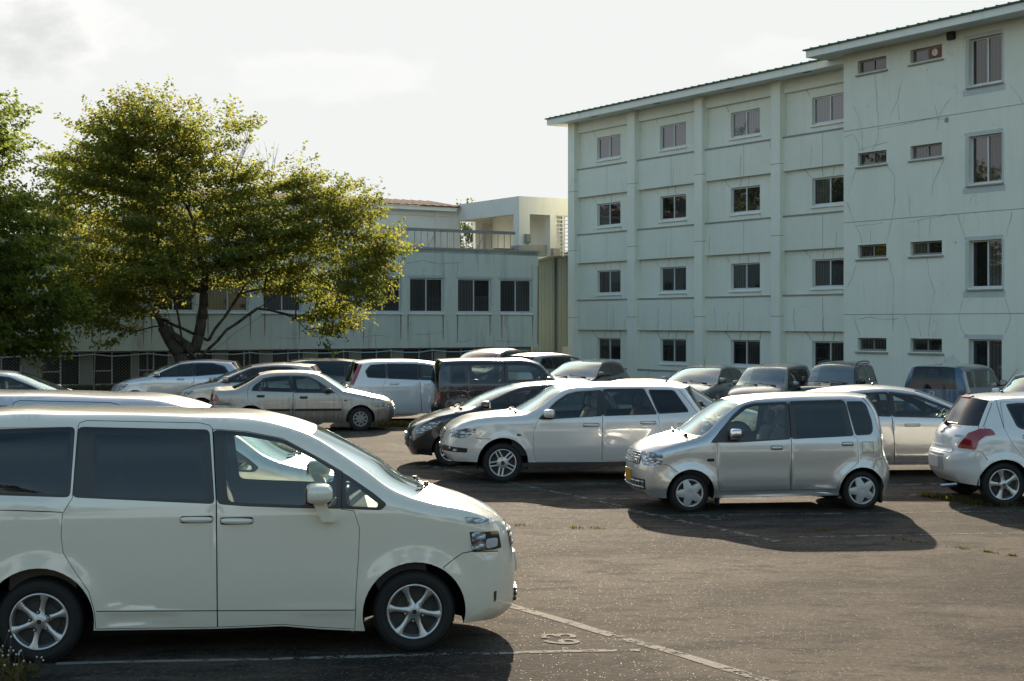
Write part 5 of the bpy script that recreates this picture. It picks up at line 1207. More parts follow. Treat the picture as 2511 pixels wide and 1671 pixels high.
AIR = dict(W=.875, wb=2.625, fx=1.31, rx=-1.315, tr=.315, rr=.218, tw=.2, wheel='pair5', clock=.45,
  cm=[(2.06,.335,2.14,.32,2.6,'bumper'),(2.14,.46,2.24,.45,2.8),(2.148,.60,2.26,.60,2.9),(2.12,.72,2.24,.71,2.9),(2.085,.80,2.19,.82,2.8),(2.03,.885,2.145,.865,2.7,'hood'),(1.846,.976,1.97,.965,2.7),(1.537,1.036,1.63,1.045,2.8),(1.205,1.06,1.28,1.09,2.8),(1.05,1.065,1.14,1.105,2.8,'cowl'),(.905,1.082,1.02,1.125,2.6,'wind!'),
      (.649,1.222,.74,1.285,2.5),(.337,1.430,.39,1.49,2.5,'roof'),(.203,1.480,.21,1.528,2.6),(-.133,1.506,-.15,1.558,2.8),(-.694,1.510,-.7,1.568,3.0),(-1.146,1.506,-1.2,1.566,3.0),(-1.50,1.49,-1.60,1.55,3.0),(-1.64,1.46,-1.86,1.525,3.0,'rglass!'),(-1.826,1.22,-1.98,1.26,2.8),(-1.951,1.05,-2.10,1.06,2.8,'hatch'),(-2.0,.80,-2.14,.80,2.8),(-2.06,.66,-2.19,.65,2.8,'rbump'),(-2.05,.42,-2.18,.42,2.8),(-1.95,.34,-2.08,.33,2.8)],
  wz=[(.30,.83),(.45,.862),(.70,.875),(.9,.868),(1.03,.845),(1.2,.76),(1.4,.675),(1.5,.63),(1.57,.56)], inset=[(-2.15,.12),(-1.8,.03),(-1.2,0),(1.2,0),(1.6,.02),(1.9,.07),(2.2,.19)],
  sill=[(-1.75,.325),(-.777,.317),(.932,.322),(1.70,.33)], arches=[(1.308,.315,.405),(-1.315,.315,.405)], flare=.02, bumps=[(.555,.008,.018)],
  trims=[[(.743,1.005),(.554,1.18),(.432,1.29),(.253,1.399),(.097,1.438),(-.320,1.463),(-.300,1.049),(.654,.997)],[(-.334,1.474),(-1.014,1.478),(-1.194,1.07),(-.305,1.048)],[(-1.07,1.464),(-1.454,1.458),(-1.511,1.44),(-1.703,1.145),(-1.708,1.1),(-1.206,1.076)]],
  glasses=[([(.575,1.022),(.540,1.165),(.231,1.380),(.075,1.419),(-.238,1.444),(-.205,1.049)],'clear'),([(-.373,1.418),(-1.003,1.427),(-1.093,1.072),(-.362,1.055)],'mid'),([(-1.09,1.448),(-1.45,1.442),(-1.497,1.424),(-1.68,1.14),(-1.682,1.118),(-1.222,1.096)],'dark')],
  doors=[[(-.328,1.478),(.097,1.448),(.253,1.409),(.432,1.300),(.565,1.186),(.743,1.011),(.81,.851),(.832,.608),(.814,.431),(.776,.326),(-.288,.326),(-.283,.688),(-.30,1.045)],[(-.328,1.478),(-1.025,1.485),(-1.093,1.393),(-1.206,1.068),(-1.239,.791),(-1.239,.591),(-1.138,.43),(-1.07,.326),(-.288,.326),(-.283,.688),(-.30,1.045)]],
  seams=[[(1.76,.715),(1.72,.703),(1.50,.702)],[(-1.58,1.46),(-1.76,1.23),(-1.89,1.04)],[(-1.522,.925),(-1.69,.925),(-1.70,.83),(-1.53,.83),(-1.522,.925)]],
  int=dict(dash=(.60,1.06), rows=[(-.10,2),(-.95,3)], floor=.42, hs=.86, mat='seatlight'), pillar=.93, rear_tint='dark')

SUNNY = dict(W=.835, wb=2.55, fx=1.28, rx=-1.262, tr=.285, rr=.175, tw=.175, wheel='cap9',
  cm=[(1.86,.20,1.99,.19,2.6,'bumper'),(1.95,.33,2.08,.33,2.7),(1.95,.50,2.10,.48,2.8),(1.91,.62,2.06,.60,2.8),(1.86,.69,2.00,.685,2.7,'hood'),(1.512,.805,1.58,.83,2.7),(1.20,.875,1.26,.905,2.8),(1.00,.915,1.09,.95,2.8,'cowl'),(.865,.945,.99,.985,2.6,'wind!'),(.575,1.145,.66,1.19,2.5),(.286,1.322,.33,1.36,2.5,'roof'),(.061,1.362,.02,1.398,2.7),(-.42,1.378,-.44,1.412,2.8),(-.80,1.362,-.86,1.400,2.7),(-1.05,1.315,-1.12,1.352,2.6,'rglass!'),(-1.344,1.122,-1.44,1.165,2.5),(-1.60,.985,-1.74,1.035,2.6,'trunk!'),(-1.85,.965,-1.97,1.02,2.8),(-2.06,.945,-2.19,.985,2.8,'tail'),(-2.12,.80,-2.24,.80,2.9),(-2.11,.62,-2.25,.60,2.9,'rbump'),(-2.09,.42,-2.24,.40,2.8),(-2.0,.24,-2.14,.22,2.8)],
  wz=[(.17,.785),(.35,.825),(.6,.835),(.8,.825),(.92,.795),(1.1,.705),(1.3,.60),(1.42,.52)], inset=[(-2.25,.14),(-1.9,.05),(-1.3,0),(1.2,0),(1.55,.03),(2.05,.19)],
  sill=[(-1.62,.24),(-.90,.21),(.93,.20),(1.62,.20)], arches=[(1.285,.285,.335),(-1.262,.295,.335)], flare=.015, bumps=[(.515,.018,.022)],
  trims=[[(-1.253,.956),(-1.199,1.075),(-.976,1.238),(-.705,1.290),(-.350,1.303),(-.286,.918)],[(-.333,1.303),(.055,1.286),(.305,1.164),(.698,.893),(-.274,.908)]],
  glasses=[([(-1.21,.975),(-1.17,1.06),(-1.00,1.185),(-.99,.968)],'mid'),([(-.965,1.20),(-.705,1.258),(-.400,1.27),(-.345,.945),(-.965,.965)],'mid'),([(-.285,1.27),(.035,1.255),(.27,1.145),(.615,.915),(-.24,.935)],'mid')],
  doors=[[(-.340,1.318),(.062,1.301),(.351,1.154),(.72,.888),(.833,.789),(.859,.529),(.833,.215),(-.297,.220),(-.280,.913)],[(-.340,1.318),(-.705,1.306),(-1.030,1.228),(-1.30,1.085),(-1.340,.963),(-1.325,.769),(-1.262,.672),(-1.024,.542),(-.944,.40),(-.90,.225),(-.297,.220),(-.280,.913)]],
  seams=[[(1.74,.57),(1.61,.565)],[(-2.1,.64),(-1.70,.63)]], int=dict(dash=(.55,.90), rows=[(-.20,2),(-1.0,3)], floor=.30, hs=.82), pillar=.93, rpillar=.9, rear_tint='mid')

HATCH = dict(W=.8475, wb=2.49, tr=.292, rr=.195, tw=.18, wheel='seven',
  cm=[(1.78,.20,1.93,.17,2.6,'bumper'),(1.89,.34,2.01,.32,2.6),(1.86,.55,2.02,.52,2.7),(1.74,.72,1.97,.67,2.7),(1.55,.85,1.88,.755,2.5,'hood'),(1.25,.93,1.55,.90,2.6),(1.00,.975,1.22,.985,2.8,'cowl'),(.86,1.00,1.05,1.03,2.7,'wind!'),(.40,1.215,.62,1.245,2.6),(-.02,1.380,.10,1.415,2.6,'roof'),(-.35,1.425,-.32,1.462,2.6),(-.9,1.428,-.92,1.475,2.6),(-1.38,1.375,-1.58,1.42,2.6,'rglass!'),(-1.58,1.18,-1.72,1.22,2.6),(-1.74,.98,-1.86,1.0,2.6,'hatch'),(-1.83,.75,-1.93,.76,2.7),(-1.84,.5,-1.95,.48,2.8,'rbump'),(-1.76,.22,-1.87,.2,2.7)],
  wz=[(.18,.79),(.4,.835),(.7,.8475),(.88,.838),(1.0,.80),(1.2,.70),(1.38,.61),(1.48,.52)], inset=[(-1.95,.15),(-1.5,.03),(-1.0,0),(1.0,0),(1.4,.03),(1.9,.18)],
  sill=[(-1.60,.21),(-.92,.195),(.92,.195),(1.58,.19)], arches=[(1.245,.295,.335),(-1.245,.295,.335)], flare=.02,
  trims=[[(.78,.985),(.45,1.165),(.02,1.345),(-.40,1.392),(-.40,1.005)],[(-.412,1.005),(-.412,1.392),(-.92,1.382),(-1.26,1.285),(-1.37,1.13),(-1.30,1.075)]],
  glasses=[([(.55,1.015),(.42,1.135),(0,1.31),(-.34,1.352),(-.34,1.025)],'mid'),([(-.45,1.03),(-.45,1.352),(-.92,1.342),(-1.21,1.258),(-1.31,1.135),(-1.27,1.095)],'dark')],
  doors=[[(.80,.98),(.46,1.17),(.02,1.355),(-.406,1.402),(-.406,1.005),(-.38,.55),(-.36,.215),(.86,.205),(.90,.5),(.88,.8)],[(-.406,1.402),(-.93,1.392),(-1.27,1.292),(-1.385,1.13),(-1.36,.85),(-1.20,.66),(-.98,.50),(-.88,.215),(-.36,.215),(-.38,.55),(-.406,1.005)]],
  int=dict(dash=(.62,.99), rows=[(-.10,2),(-.9,3)], floor=.32, hs=.86), pillar=.93, rear_tint='dark')

def variant(b, **k):
    d = dict(b); d.update(k); return d

MPV = variant(HATCH, W=.8475, wb=2.68, fx=1.34, rx=-1.34, tr=.305, rr=.2,
  cm=[(1.90,.21,2.05,.18,2.6,'bumper'),(2.02,.34,2.15,.32,2.7),(2.02,.55,2.16,.52,2.8),(1.93,.74,2.11,.70,2.8),(1.80,.86,2.04,.79,2.6,'hood'),(1.52,.95,1.75,.94,2.6),(1.28,1.00,1.46,1.02,2.8,'cowl'),(1.14,1.03,1.32,1.06,2.7,'wind!'),(.66,1.26,.84,1.30,2.6),(.20,1.455,.32,1.50,2.6,'roof'),(-.20,1.525,-.2,1.57,2.8),(-.9,1.545,-.95,1.595,3.0),(-1.50,1.52,-1.62,1.575,3.0),(-1.72,1.47,-1.92,1.53,3.0,'rglass!'),(-1.85,1.25,-2.0,1.27,3.0),(-1.96,1.02,-2.10,1.02,3.0,'hatch'),(-2.02,.75,-2.15,.75,3.0),(-2.04,.5,-2.17,.48,3.0,'rbump'),(-1.96,.24,-2.09,.22,2.8)],
  wz=[(.18,.80),(.4,.84),(.7,.8475),(.92,.842),(1.05,.81),(1.3,.71),(1.5,.635),(1.6,.56)], inset=[(-2.15,.12),(-1.7,.02),(-1.1,0),(1.1,0),(1.6,.03),(2.1,.18)],
  sill=[(-1.72,.22),(-1.0,.2),(1.0,.2),(1.70,.20)], arches=[(1.34,.305,.35),(-1.34,.305,.35)],
  trims=[[(1.02,1.03),(.68,1.205),(.22,1.405),(-.22,1.475),(-.22,1.06)],[(-.232,1.06),(-.232,1.477),(-1.08,1.49),(-1.08,1.10)],[(-1.09,1.10),(-1.09,1.49),(-1.50,1.46),(-1.64,1.30),(-1.58,1.13)]],
  glasses=[([(.80,1.06),(.64,1.17),(.19,1.37),(-.15,1.435),(-.15,1.08)],'clear'),([(-.28,1.085),(-.28,1.435),(-1.04,1.448),(-1.04,1.12)],'dark'),([(-1.12,1.125),(-1.12,1.45),(-1.48,1.425),(-1.60,1.29),(-1.55,1.155)],'dark')],
  doors=[[(1.03,1.025),(.69,1.212),(.22,1.414),(-.226,1.486),(-.226,1.06),(-.20,.6),(-.18,.22),(.93,.215),(.98,.5),(.98,.85)],[(-.226,1.486),(-1.085,1.50),(-1.09,1.10),(-1.20,.90),(-1.18,.72),(-1.02,.55),(-.94,.22),(-.18,.22),(-.20,.6),(-.226,1.06)]],
  int=dict(dash=(.80,1.03), rows=[(.05,2),(-.8,3)], floor=.34, hs=.95))

WEDGE = variant(HATCH, W=.8625, wb=2.70, fx=1.35, rx=-1.35, tr=.305, rr=.2, wheel='five',
  cm=[(1.98,.20,2.10,.18,2.6,'bumper'),(2.08,.34,2.20,.32,2.7),(2.05,.55,2.20,.50,2.8),(1.93,.70,2.13,.64,2.7),(1.78,.80,2.06,.73,2.6,'hood'),(1.55,.88,1.80,.87,2.6),(1.38,.92,1.58,.93,2.8,'cowl'),(1.22,.955,1.42,.99,2.7,'wind!'),(.70,1.20,.86,1.235,2.6),(.20,1.395,.32,1.43,2.6,'roof'),(-.15,1.445,-.12,1.482,2.7),(-.55,1.44,-.55,1.487,2.8),(-1.1,1.375,-1.15,1.425,2.8),(-1.55,1.27,-1.62,1.32,2.8,'rglass!'),(-1.85,1.14,-1.95,1.19,2.8),(-2.02,1.04,-2.14,1.09,2.8,'hatch'),(-2.10,.8,-2.22,.8,2.8),(-2.10,.5,-2.24,.48,2.8,'rbump'),(-2.02,.24,-2.16,.22,2.8)],
  wz=[(.18,.80),(.4,.85),(.7,.8625),(.9,.85),(1.0,.82),(1.2,.73),(1.4,.62),(1.5,.54)], inset=[(-2.2,.13),(-1.8,.03),(-1.1,0),(1.1,0),(1.6,.03),(2.15,.19)],
  sill=[(-1.72,.22),(-1.0,.2),(1.0,.2),(1.72,.20)], arches=[(1.35,.305,.35),(-1.35,.305,.35)],
  trims=[[(1.10,.955),(.72,1.148),(.22,1.345),(-.26,1.405),(-.26,.995)],[(-.272,.995),(-.272,1.405),(-.8,1.375),(-1.32,1.23),(-1.45,1.10),(-1.2,1.03)]],
  glasses=[([(.88,.98),(.70,1.105),(.20,1.305),(-.19,1.362),(-.19,1.015)],'clear'),([(-.31,1.02),(-.31,1.362),(-.8,1.332),(-1.27,1.20),(-1.38,1.10),(-1.19,1.052)],'mid')],
  doors=[[(1.11,.95),(.73,1.155),(.22,1.355),(-.266,1.415),(-.266,.995),(-.24,.6),(-.22,.22),(.94,.215),(1.0,.5),(1.0,.8)],[(-.266,1.415),(-.81,1.385),(-1.33,1.24),(-1.46,1.10),(-1.36,.85),(-1.18,.69),(-1.03,.52),(-.96,.22),(-.22,.22),(-.24,.6),(-.266,.995)]],
  seams=[[(.94,.235),(-.96,.235)],[(-.22,.36),(.94,.355)]], bumps=[(.34,.012,.03)], int=dict(dash=(.90,.96), rows=[(.05,2),(-.85,3)], floor=.30, hs=.86, mat='seatlight'))

BOX = variant(HATCH, W=.845, wb=2.5, fx=1.25, rx=-1.25, tr=.295, rr=.195, wheel='seven',
  cm=[(1.74,.21,1.84,.19,2.7,'bumper'),(1.83,.34,1.93,.32,3.0),(1.83,.56,1.94,.54,3.2),(1.79,.76,1.91,.74,3.2),(1.72,.90,1.84,.87,3.0,'hood'),(1.45,.98,1.55,.99,3.0),(1.16,1.02,1.26,1.045,3.0,'cowl'),(1.02,1.05,1.12,1.08,3.0,'wind!'),(.80,1.28,.89,1.31,3.0),(.60,1.49,.66,1.535,3.0,'roof'),(.42,1.56,.44,1.61,3.2),(-.3,1.595,-.3,1.638,3.4),(-1.2,1.60,-1.25,1.64,3.4),(-1.66,1.575,-1.76,1.62,3.4,'rglass!'),(-1.73,1.35,-1.84,1.36,3.4),(-1.76,1.05,-1.88,1.05,3.4,'hatch'),(-1.78,.75,-1.90,.75,3.4),(-1.79,.52,-1.93,.5,3.4,'rbump'),(-1.73,.26,-1.86,.24,3.2)],
  wz=[(.18,.80),(.4,.835),(.7,.845),(1.0,.842),(1.1,.825),(1.35,.755),(1.55,.705),(1.64,.64)], inset=[(-1.95,.08),(-1.6,.015),(-1.0,0),(1.1,0),(1.5,.03),(1.85,.13)],
  sill=[(-1.6,.24),(-.9,.21),(.9,.21),(1.58,.22)], arches=[(1.25,.30,.345),(-1.25,.30,.345)],
  trims=[[(.93,1.06),(.74,1.265),(.55,1.46),(.40,1.515),(-.22,1.53),(-.22,1.06)],[(-.235,1.06),(-.235,1.53),(-1.05,1.53),(-1.05,1.06)],[(-1.10,1.07),(-1.10,1.52),(-1.50,1.51),(-1.52,1.07)]],
  glasses=[([(.72,1.09),(.64,1.24),(.50,1.42),(.37,1.478),(-.15,1.49),(-.15,1.09)],'clear'),([(-.29,1.09),(-.29,1.49),(-1.0,1.49),(-1.0,1.09)],'mid'),([(-1.14,1.10),(-1.14,1.485),(-1.46,1.475),(-1.47,1.10)],'dark')],
  doors=[[(.94,1.055),(.75,1.272),(.555,1.468),(.40,1.524),(-.228,1.54),(-.228,1.06),(-.21,.22),(.86,.22),(.90,.5),(.92,.8)],[(-.228,1.54),(-1.06,1.54),(-1.06,1.06),(-1.12,.9),(-1.08,.70),(-.93,.5),(-.88,.225),(-.21,.22),(-.228,1.06)]],
  seams=[], bumps=[], int=dict(dash=(.70,1.05), rows=[(0,2),(-.8,3)], floor=.34, hs=.95), rpillar=.9)

KSUV = variant(BOX, W=.7375, wb=2.28, fx=1.14, rx=-1.14, tr=.335, rr=.205, wheel='five',
  cm=[(1.56,.36,1.62,.36,2.8,'bumper'),(1.64,.48,1.71,.48,3.0),(1.63,.68,1.71,.68,3.2),(1.58,.84,1.68,.86,3.2),(1.50,.94,1.60,.965,3.0,'hood'),(1.1,.995,1.16,1.04,3.0),(.78,1.02,.84,1.075,3.0,'cowl'),(.66,1.05,.74,1.10,3.0,'wind!'),(.44,1.28,.50,1.325,2.8),(.22,1.48,.26,1.535,2.8,'roof'),(.05,1.535,.05,1.59,3.0),(-.6,1.56,-.6,1.615,3.2),(-1.2,1.545,-1.25,1.60,3.2),(-1.44,1.49,-1.50,1.55,3.2,'rglass!'),(-1.52,1.3,-1.60,1.31,3.2),(-1.56,1.05,-1.64,1.05,3.2,'hatch'),(-1.58,.75,-1.67,.75,3.2),(-1.58,.6,-1.69,.58,3.2,'rbump'),(-1.54,.40,-1.64,.38,3.0)],
  wz=[(.3,.70),(.5,.7375),(.9,.735),(1.03,.715),(1.3,.635),(1.5,.58),(1.6,.53)], inset=[(-1.7,.06),(-1.4,.01),(-1,0),(.9,0),(1.3,.03),(1.65,.12)],
  sill=[(-1.45,.40),(-.75,.34),(.75,.34),(1.5,.37)], arches=[(1.14,.335,.40),(-1.14,.335,.40)], flare=.035,
  trims=[[(.58,1.05),(.40,1.25),(.20,1.44),(.06,1.485),(-.52,1.50),(-.52,1.05)],[(-.60,1.06),(-.60,1.50),(-1.22,1.48),(-1.36,1.30),(-1.38,1.07)]],
  glasses=[([(.42,1.08),(.36,1.20),(.17,1.40),(.04,1.45),(-.46,1.465),(-.46,1.08)],'mid'),([(-.64,1.09),(-.64,1.465),(-1.20,1.448),(-1.32,1.29),(-1.34,1.10)],'dark')],
  doors=[[(.59,1.045),(.41,1.257),(.205,1.45),(.06,1.495),(-.56,1.51),(-.56,1.05),(-.55,.6),(-.62,.36),(.72,.35),(.72,.6)]],
  int=dict(dash=(.38,1.03), rows=[(-.25,2),(-1.0,3)], floor=.45, hs=.85))

SWIFT = variant(HATCH, W=.845, wb=2.38, fx=1.20, rx=-1.177, tr=.302, rr=.213, tw=.19, wheel='five', clock=.25,
  cm=[(1.62,.20,1.76,.18,2.6,'bumper'),(1.72,.34,1.84,.32,2.7),(1.70,.55,1.85,.52,2.8),(1.58,.74,1.80,.70,2.7),(1.40,.87,1.70,.80,2.6,'hood'),(1.10,.95,1.35,.95,2.7),(.88,.99,1.08,1.03,2.8,'cowl'),(.76,1.02,.94,1.06,2.7,'wind!'),(.42,1.22,.57,1.26,2.6),(.06,1.40,.18,1.45,2.6,'roof'),(-.3,1.46,-.28,1.53,2.6),(-.813,1.485,-.80,1.543,2.7),(-1.13,1.468,-1.2,1.515,2.7),(-1.262,1.448,-1.42,1.482,2.8,'rglass!'),(-1.355,1.28,-1.545,1.30,2.8),(-1.446,1.105,-1.66,1.095,2.8,'hatch'),(-1.50,.98,-1.76,.97,2.7),(-1.535,.86,-1.80,.84,2.7),(-1.545,.76,-1.815,.735,2.7,'rbump!'),(-1.555,.70,-1.87,.69,2.7),(-1.53,.55,-1.88,.52,2.7),(-1.51,.40,-1.85,.41,2.7),(-1.50,.28,-1.74,.30,2.7)],
  wz=[(.18,.80),(.4,.835),(.7,.845),(.92,.835),(1.05,.80),(1.25,.71),(1.4,.645),(1.52,.58)], inset=[(-1.9,.12),(-1.5,.055),(-1.2,.02),(-.8,0),(1.0,0),(1.3,.03),(1.75,.18)],
  sill=[(-1.48,.27),(-.84,.21),(.84,.2),(1.45,.19)], arches=[(1.20,.30,.345),(-1.177,.302,.352)], flare=.028,
  trims=[[(.66,1.0),(.40,1.18),(.05,1.36),(-.30,1.41),(-.32,1.03)],[(-.335,1.03),(-.312,1.41),(-.90,1.425),(-1.09,1.41),(-.985,1.10),(-.92,1.065)]],
  glasses=[([(.45,1.03),(.37,1.15),(.03,1.32),(-.26,1.37),(-.27,1.05)],'mid'),([(-.375,1.055),(-.355,1.372),(-.89,1.39),(-1.045,1.375),(-.955,1.12),(-.91,1.09)],'dark')],
  doors=[[(.67,.995),(.41,1.187),(.05,1.37),(-.306,1.42),(-.328,1.03),(-.30,.6),(-.30,.225),(.80,.215),(.84,.5),(.80,.8)],[(-.306,1.42),(-.91,1.437),(-1.15,1.44),(-1.165,1.08),(-1.09,.90),(-.92,.68),(-.83,.5),(-.79,.225),(-.30,.225),(-.30,.6),(-.328,1.03)]],
  seams=[[(-1.41,.64),(-1.49,.755),(-1.545,.77)],[(-1.198,1.465),(-1.165,1.08)],[(-1.262,1.42),(-1.43,1.105),(-1.40,1.05)]], rpillar=.93, rear_tint='mid', int=dict(dash=(.50,1.02), rows=[(-.15,2),(-.85,3)], floor=.32, hs=.86), bumps=[])

# ---------------------------------------------------------------- the cars that stand in the lot
P_white = paint('white_pearl_paint', (0.765, 0.715, 0.585), 0.0, 0.30)
P_white2 = paint('cool_white_paint', (0.68, 0.68, 0.65), 0.0, 0.35)
P_pearl = paint('warm_pearl_paint', (0.64, 0.62, 0.585), 0.12, 0.32)
P_silver = paint('silver_paint', (0.50, 0.50, 0.49), 0.62, 0.34)
P_silver2 = paint('light_silver_paint', (0.56, 0.57, 0.575), 0.55, 0.34)
P_dirty = paint('dirty_silver_paint', (0.40, 0.365, 0.315), 0.45, 0.42, dirt=1.0)
P_gold = paint('champagne_paint', (0.47, 0.42, 0.35), 0.5, 0.36)
P_black = paint('black_paint', (0.012, 0.014, 0.018), 0.2, 0.22, dust=.012)
P_navy = paint('navy_paint', (0.006, 0.011, 0.019), 0.05, 0.25, dust=.012)
P_blue = paint('slate_blue_paint', (0.015, 0.060, 0.125), 0.25, 0.3, dust=.03)
P_gun = paint('gunmetal_paint', (0.07, 0.072, 0.072), 0.5, 0.28, dust=.008)
P_grey = paint('grey_green_paint', (0.20, 0.215, 0.205), 0.5, 0.34)

P_shadegrey = simple('recess_shade_grey', (.33, .33, .32), .5)
def rect(x0, x1, z0, z1): return [(x0, z0), (x1, z0), (x1, z1), (x0, z1)]

def dress_van(c):
    c.handle(-.364, -.128, 1.063, 1, z1=1.059); c.handle(-.067, .172, 1.048, 0, z1=1.042)
    c.mirror(.51, .775, 1.180, 1.328, stem=(.745, 1.045), y0=.05, dep=.2)
    for sg in (1, -1):
        c.patch('indicator', [(.53, 1.225), (.64, 1.228), (.64, 1.258), (.535, 1.255)], 'side', M['tailclear'], sg) if False else None
    c.both('headlamp', [(1.79, 1.035), (2.03, 1.0), (2.045, .965), (1.815, .985)], 'side', M['lens'], off=.006)
    for o in c.both('headlamp', [(1.83, .92), (2.07, .905), (2.098, .768), (1.853, .765)], 'side', M['lampdark'], off=.005):
        sg = 1 if sum(v.co.y for v in o.data.vertices) > 0 else -1
        c.patch('reflector', rect(1.845, 1.955, .778, .912), 'side', M['lens'], sg, .012, o, .04, .02)
        c.patch('reflector', rect(1.96, 2.055, .785, .855), 'side', M['refl'], sg, .012, o, .04, .02)
    c.both('fog_lamp', [(2.03, .43), (2.055, .44), (2.05, .36), (2.035, .35)], 'side', M['lampdark'], off=.004, h=.03)
    c.bars_front('grille', -.42, .42, .74, .88, 3, 0, M['chrome'], M['trim'])
    c.bars_front('grille', -.34, .34, .28, .40, 3, 0, M['trim'], M['trim'])
    c.patch('number_plate', rect(-.165, .165, .50, .66), 'front', M['plate_w'], off=.02, skirt=.02)
    c.both('tail_lamp', rect(-2.30, -2.14, .85, 1.25), 'side', M['red'])
    c.wiper(9.8, 10.3, ((.72, .05), (.05, -.55)))

def dress_ek(c):
    c.handle(.086, -.072, .858, 0, hh=.026); c.handle(-.908, -1.064, .90, 1, hh=.026)
    c.mirror(.475, .680, .985, 1.135, M['chrome'], y0=.05, dep=.15)
    c.both('headlamp', [(1.80, .805), (1.555, .79), (1.575, .635), (1.80, .628)], 'side', M['lens'], off=.006, r=.03)
    c.bars_front('grille', -.42, .42, .63, .80, 5, 14, M['chrome'], M['trim'], .008)
    c.bars_front('grille', -.56, .56, .30, .44, 2, 12, M['capgrey'], M['trim'], .010)
    c.patch('number_plate', rect(-.165, .165, .38, .545), 'front', M['plate_y'], off=.025, skirt=.02)
    c.both('indicator', [(.87, .685), (.97, .685), (.97, .725), (.87, .725)], 'side', M['lampdark'], r=.02, h=.03)
    c.both('tail_lamp', [(-1.485, 1.02), (-1.60, 1.01), (-1.64, .70), (-1.515, .70)], 'side', M['tailclear'], off=.006)
    c.wiper(8.6, 9.2, ((.70, .05), (.0, -.60)))
    for x in (.80, -1.48):
        for sg in (1, -1): MB().prism([(x - .012, .40), (x + .012, .38), (x + .02, .09), (x - .01, .10)], 1, sg * .55, sg * .70).build('mud_flap', [M['rubber']], c.root)

def dress_air(c):
    c.handle(.019, -.238, .912, 0, z1=.905); c.handle(-.912, -1.16, .943, 1, z1=.938)
    c.mirror(.445, .670, 1.035, 1.172, y0=.06, dep=.18)
    c.both('headlamp', [(2.16, .74), (2.12, .815), (1.98, .848), (1.892, .869), (1.734, .864), (1.76, .802), (1.848, .737), (1.98, .712), (2.12, .722)], 'side', M['lens'], off=.006)
    c.both('fog_grille', [(2.24, .585), (1.865, .548), (1.88, .48), (2.24, .495)], 'side', M['trim'], off=.004)
    c.both('fog_lamp', [(2.09, .56), (2.02, .552), (2.02, .498), (2.09, .502)], 'side', M['lens'], off=.012, r=.008, h=.03)
    c.bars_front('grille', -.33, .33, .66, .82, 4, 0, M['chrome'], M['trim'], .008)
    c.bars_front('grille', -.50, .50, .49, .575, 3, 0, M['trim'], M['trim'], .008)
    c.both('indicator', [(1.02, .745), (1.09, .745), (1.09, .775), (1.02, .775)], 'side', M['lampdark'], r=.012, h=.03)
    c.both('tail_lamp', [(-1.86, 1.03), (-2.0, 1.03), (-2.1, .80), (-1.98, .80)], 'side', M['red'])
    c.wiper(9.3, 9.9, ((.70, .05), (.0, -.60))); c.antenna(16.8, .16, .16)
    for sg in (1, -1): MB().box(-1.0, 1.0, sg * .79, sg * .84, .25, .31).build('side_step', [M['trim']], c.root)

def dress_swift(c):
    c.handle(-.70, -.92, .965, 1, hh=.024); c.handle(.16, -.06, .93, 0, hh=.024)
    c.mirror(.46, .64, 1.02, 1.17, y0=.04)
    c.both('tail_lamp', [(-1.295, .99), (-1.311, 1.035), (-1.351, 1.072), (-1.470, 1.070), (-1.60, 1.0), (-1.70, .85), (-1.72, .79), (-1.555, .785), (-1.513, .905), (-1.432, .972)], 'side', M['red'], off=.008)
    c.patch('plate_recess', rect(-.30, .30, .46, .69), 'rear', P_shadegrey, off=.003)  # flat patch; its grey paints the shade of the plate recess
    c.patch('number_plate', rect(-.165, .165, .49, .65), 'rear', M['plate_w'], off=.012)
    c.patch('bumper_panel', rect(-.42, .42, .715, .80), 'rear', c.paint, off=.012)
    c.patch('brake_lamp', rect(-.16, .16, 1.468, 1.49), 'rear', M['red'], off=.02, h=.03, r=.004)
    c.both('headlamp', [(1.45, .84), (1.62, .72), (1.72, .58), (1.55, .64)], 'side', M['lens'])
    b = MB(); p = [c.strip_pt(15 + .0, t) + Vector((-.03, 0, .02)) for t in np.linspace(.02, -.5, 5)]; b.tube(p, .012); b.bar(c.strip_pt(15.1, .0), p[0] + Vector((-.03, 0, .01)), .035); b.build('wiper', [M['trim']], c.root)
    c.antenna(11.2, .34, -.22, 0.0)
    # small emblem strokes on the tailgate
    for y, z, w in ((0, 1.0, .05),):
        b = MB(); q = [c._cast(yy, zz, 'rear', 1) for yy, zz in ((y - .045, z + .04), (y + .02, z + .02), (y - .02, z - .005), (y + .045, z - .035))]
        b.tube([h[0] + h[1] * .01 for h in q if h], .009); b.build('badge', [M['chrome']], c.root)
    b = MB(); pts = []
    for y in np.linspace(.40, .60, 11):
        h = c._cast(-y, .955 + (.012 if int(y * 50) % 2 else -.012), 'rear', 1)
        if h: pts.append(h[0] + h[1] * .007)
    b.tube(pts, .005); b.build('badge', [M['chrome']], c.root)
    MB().bar((-1.72, -.45, .27), (-1.95, -.45, .25), .028, 0, 12).build('exhaust_pipe', [M['chrome']], c.root)

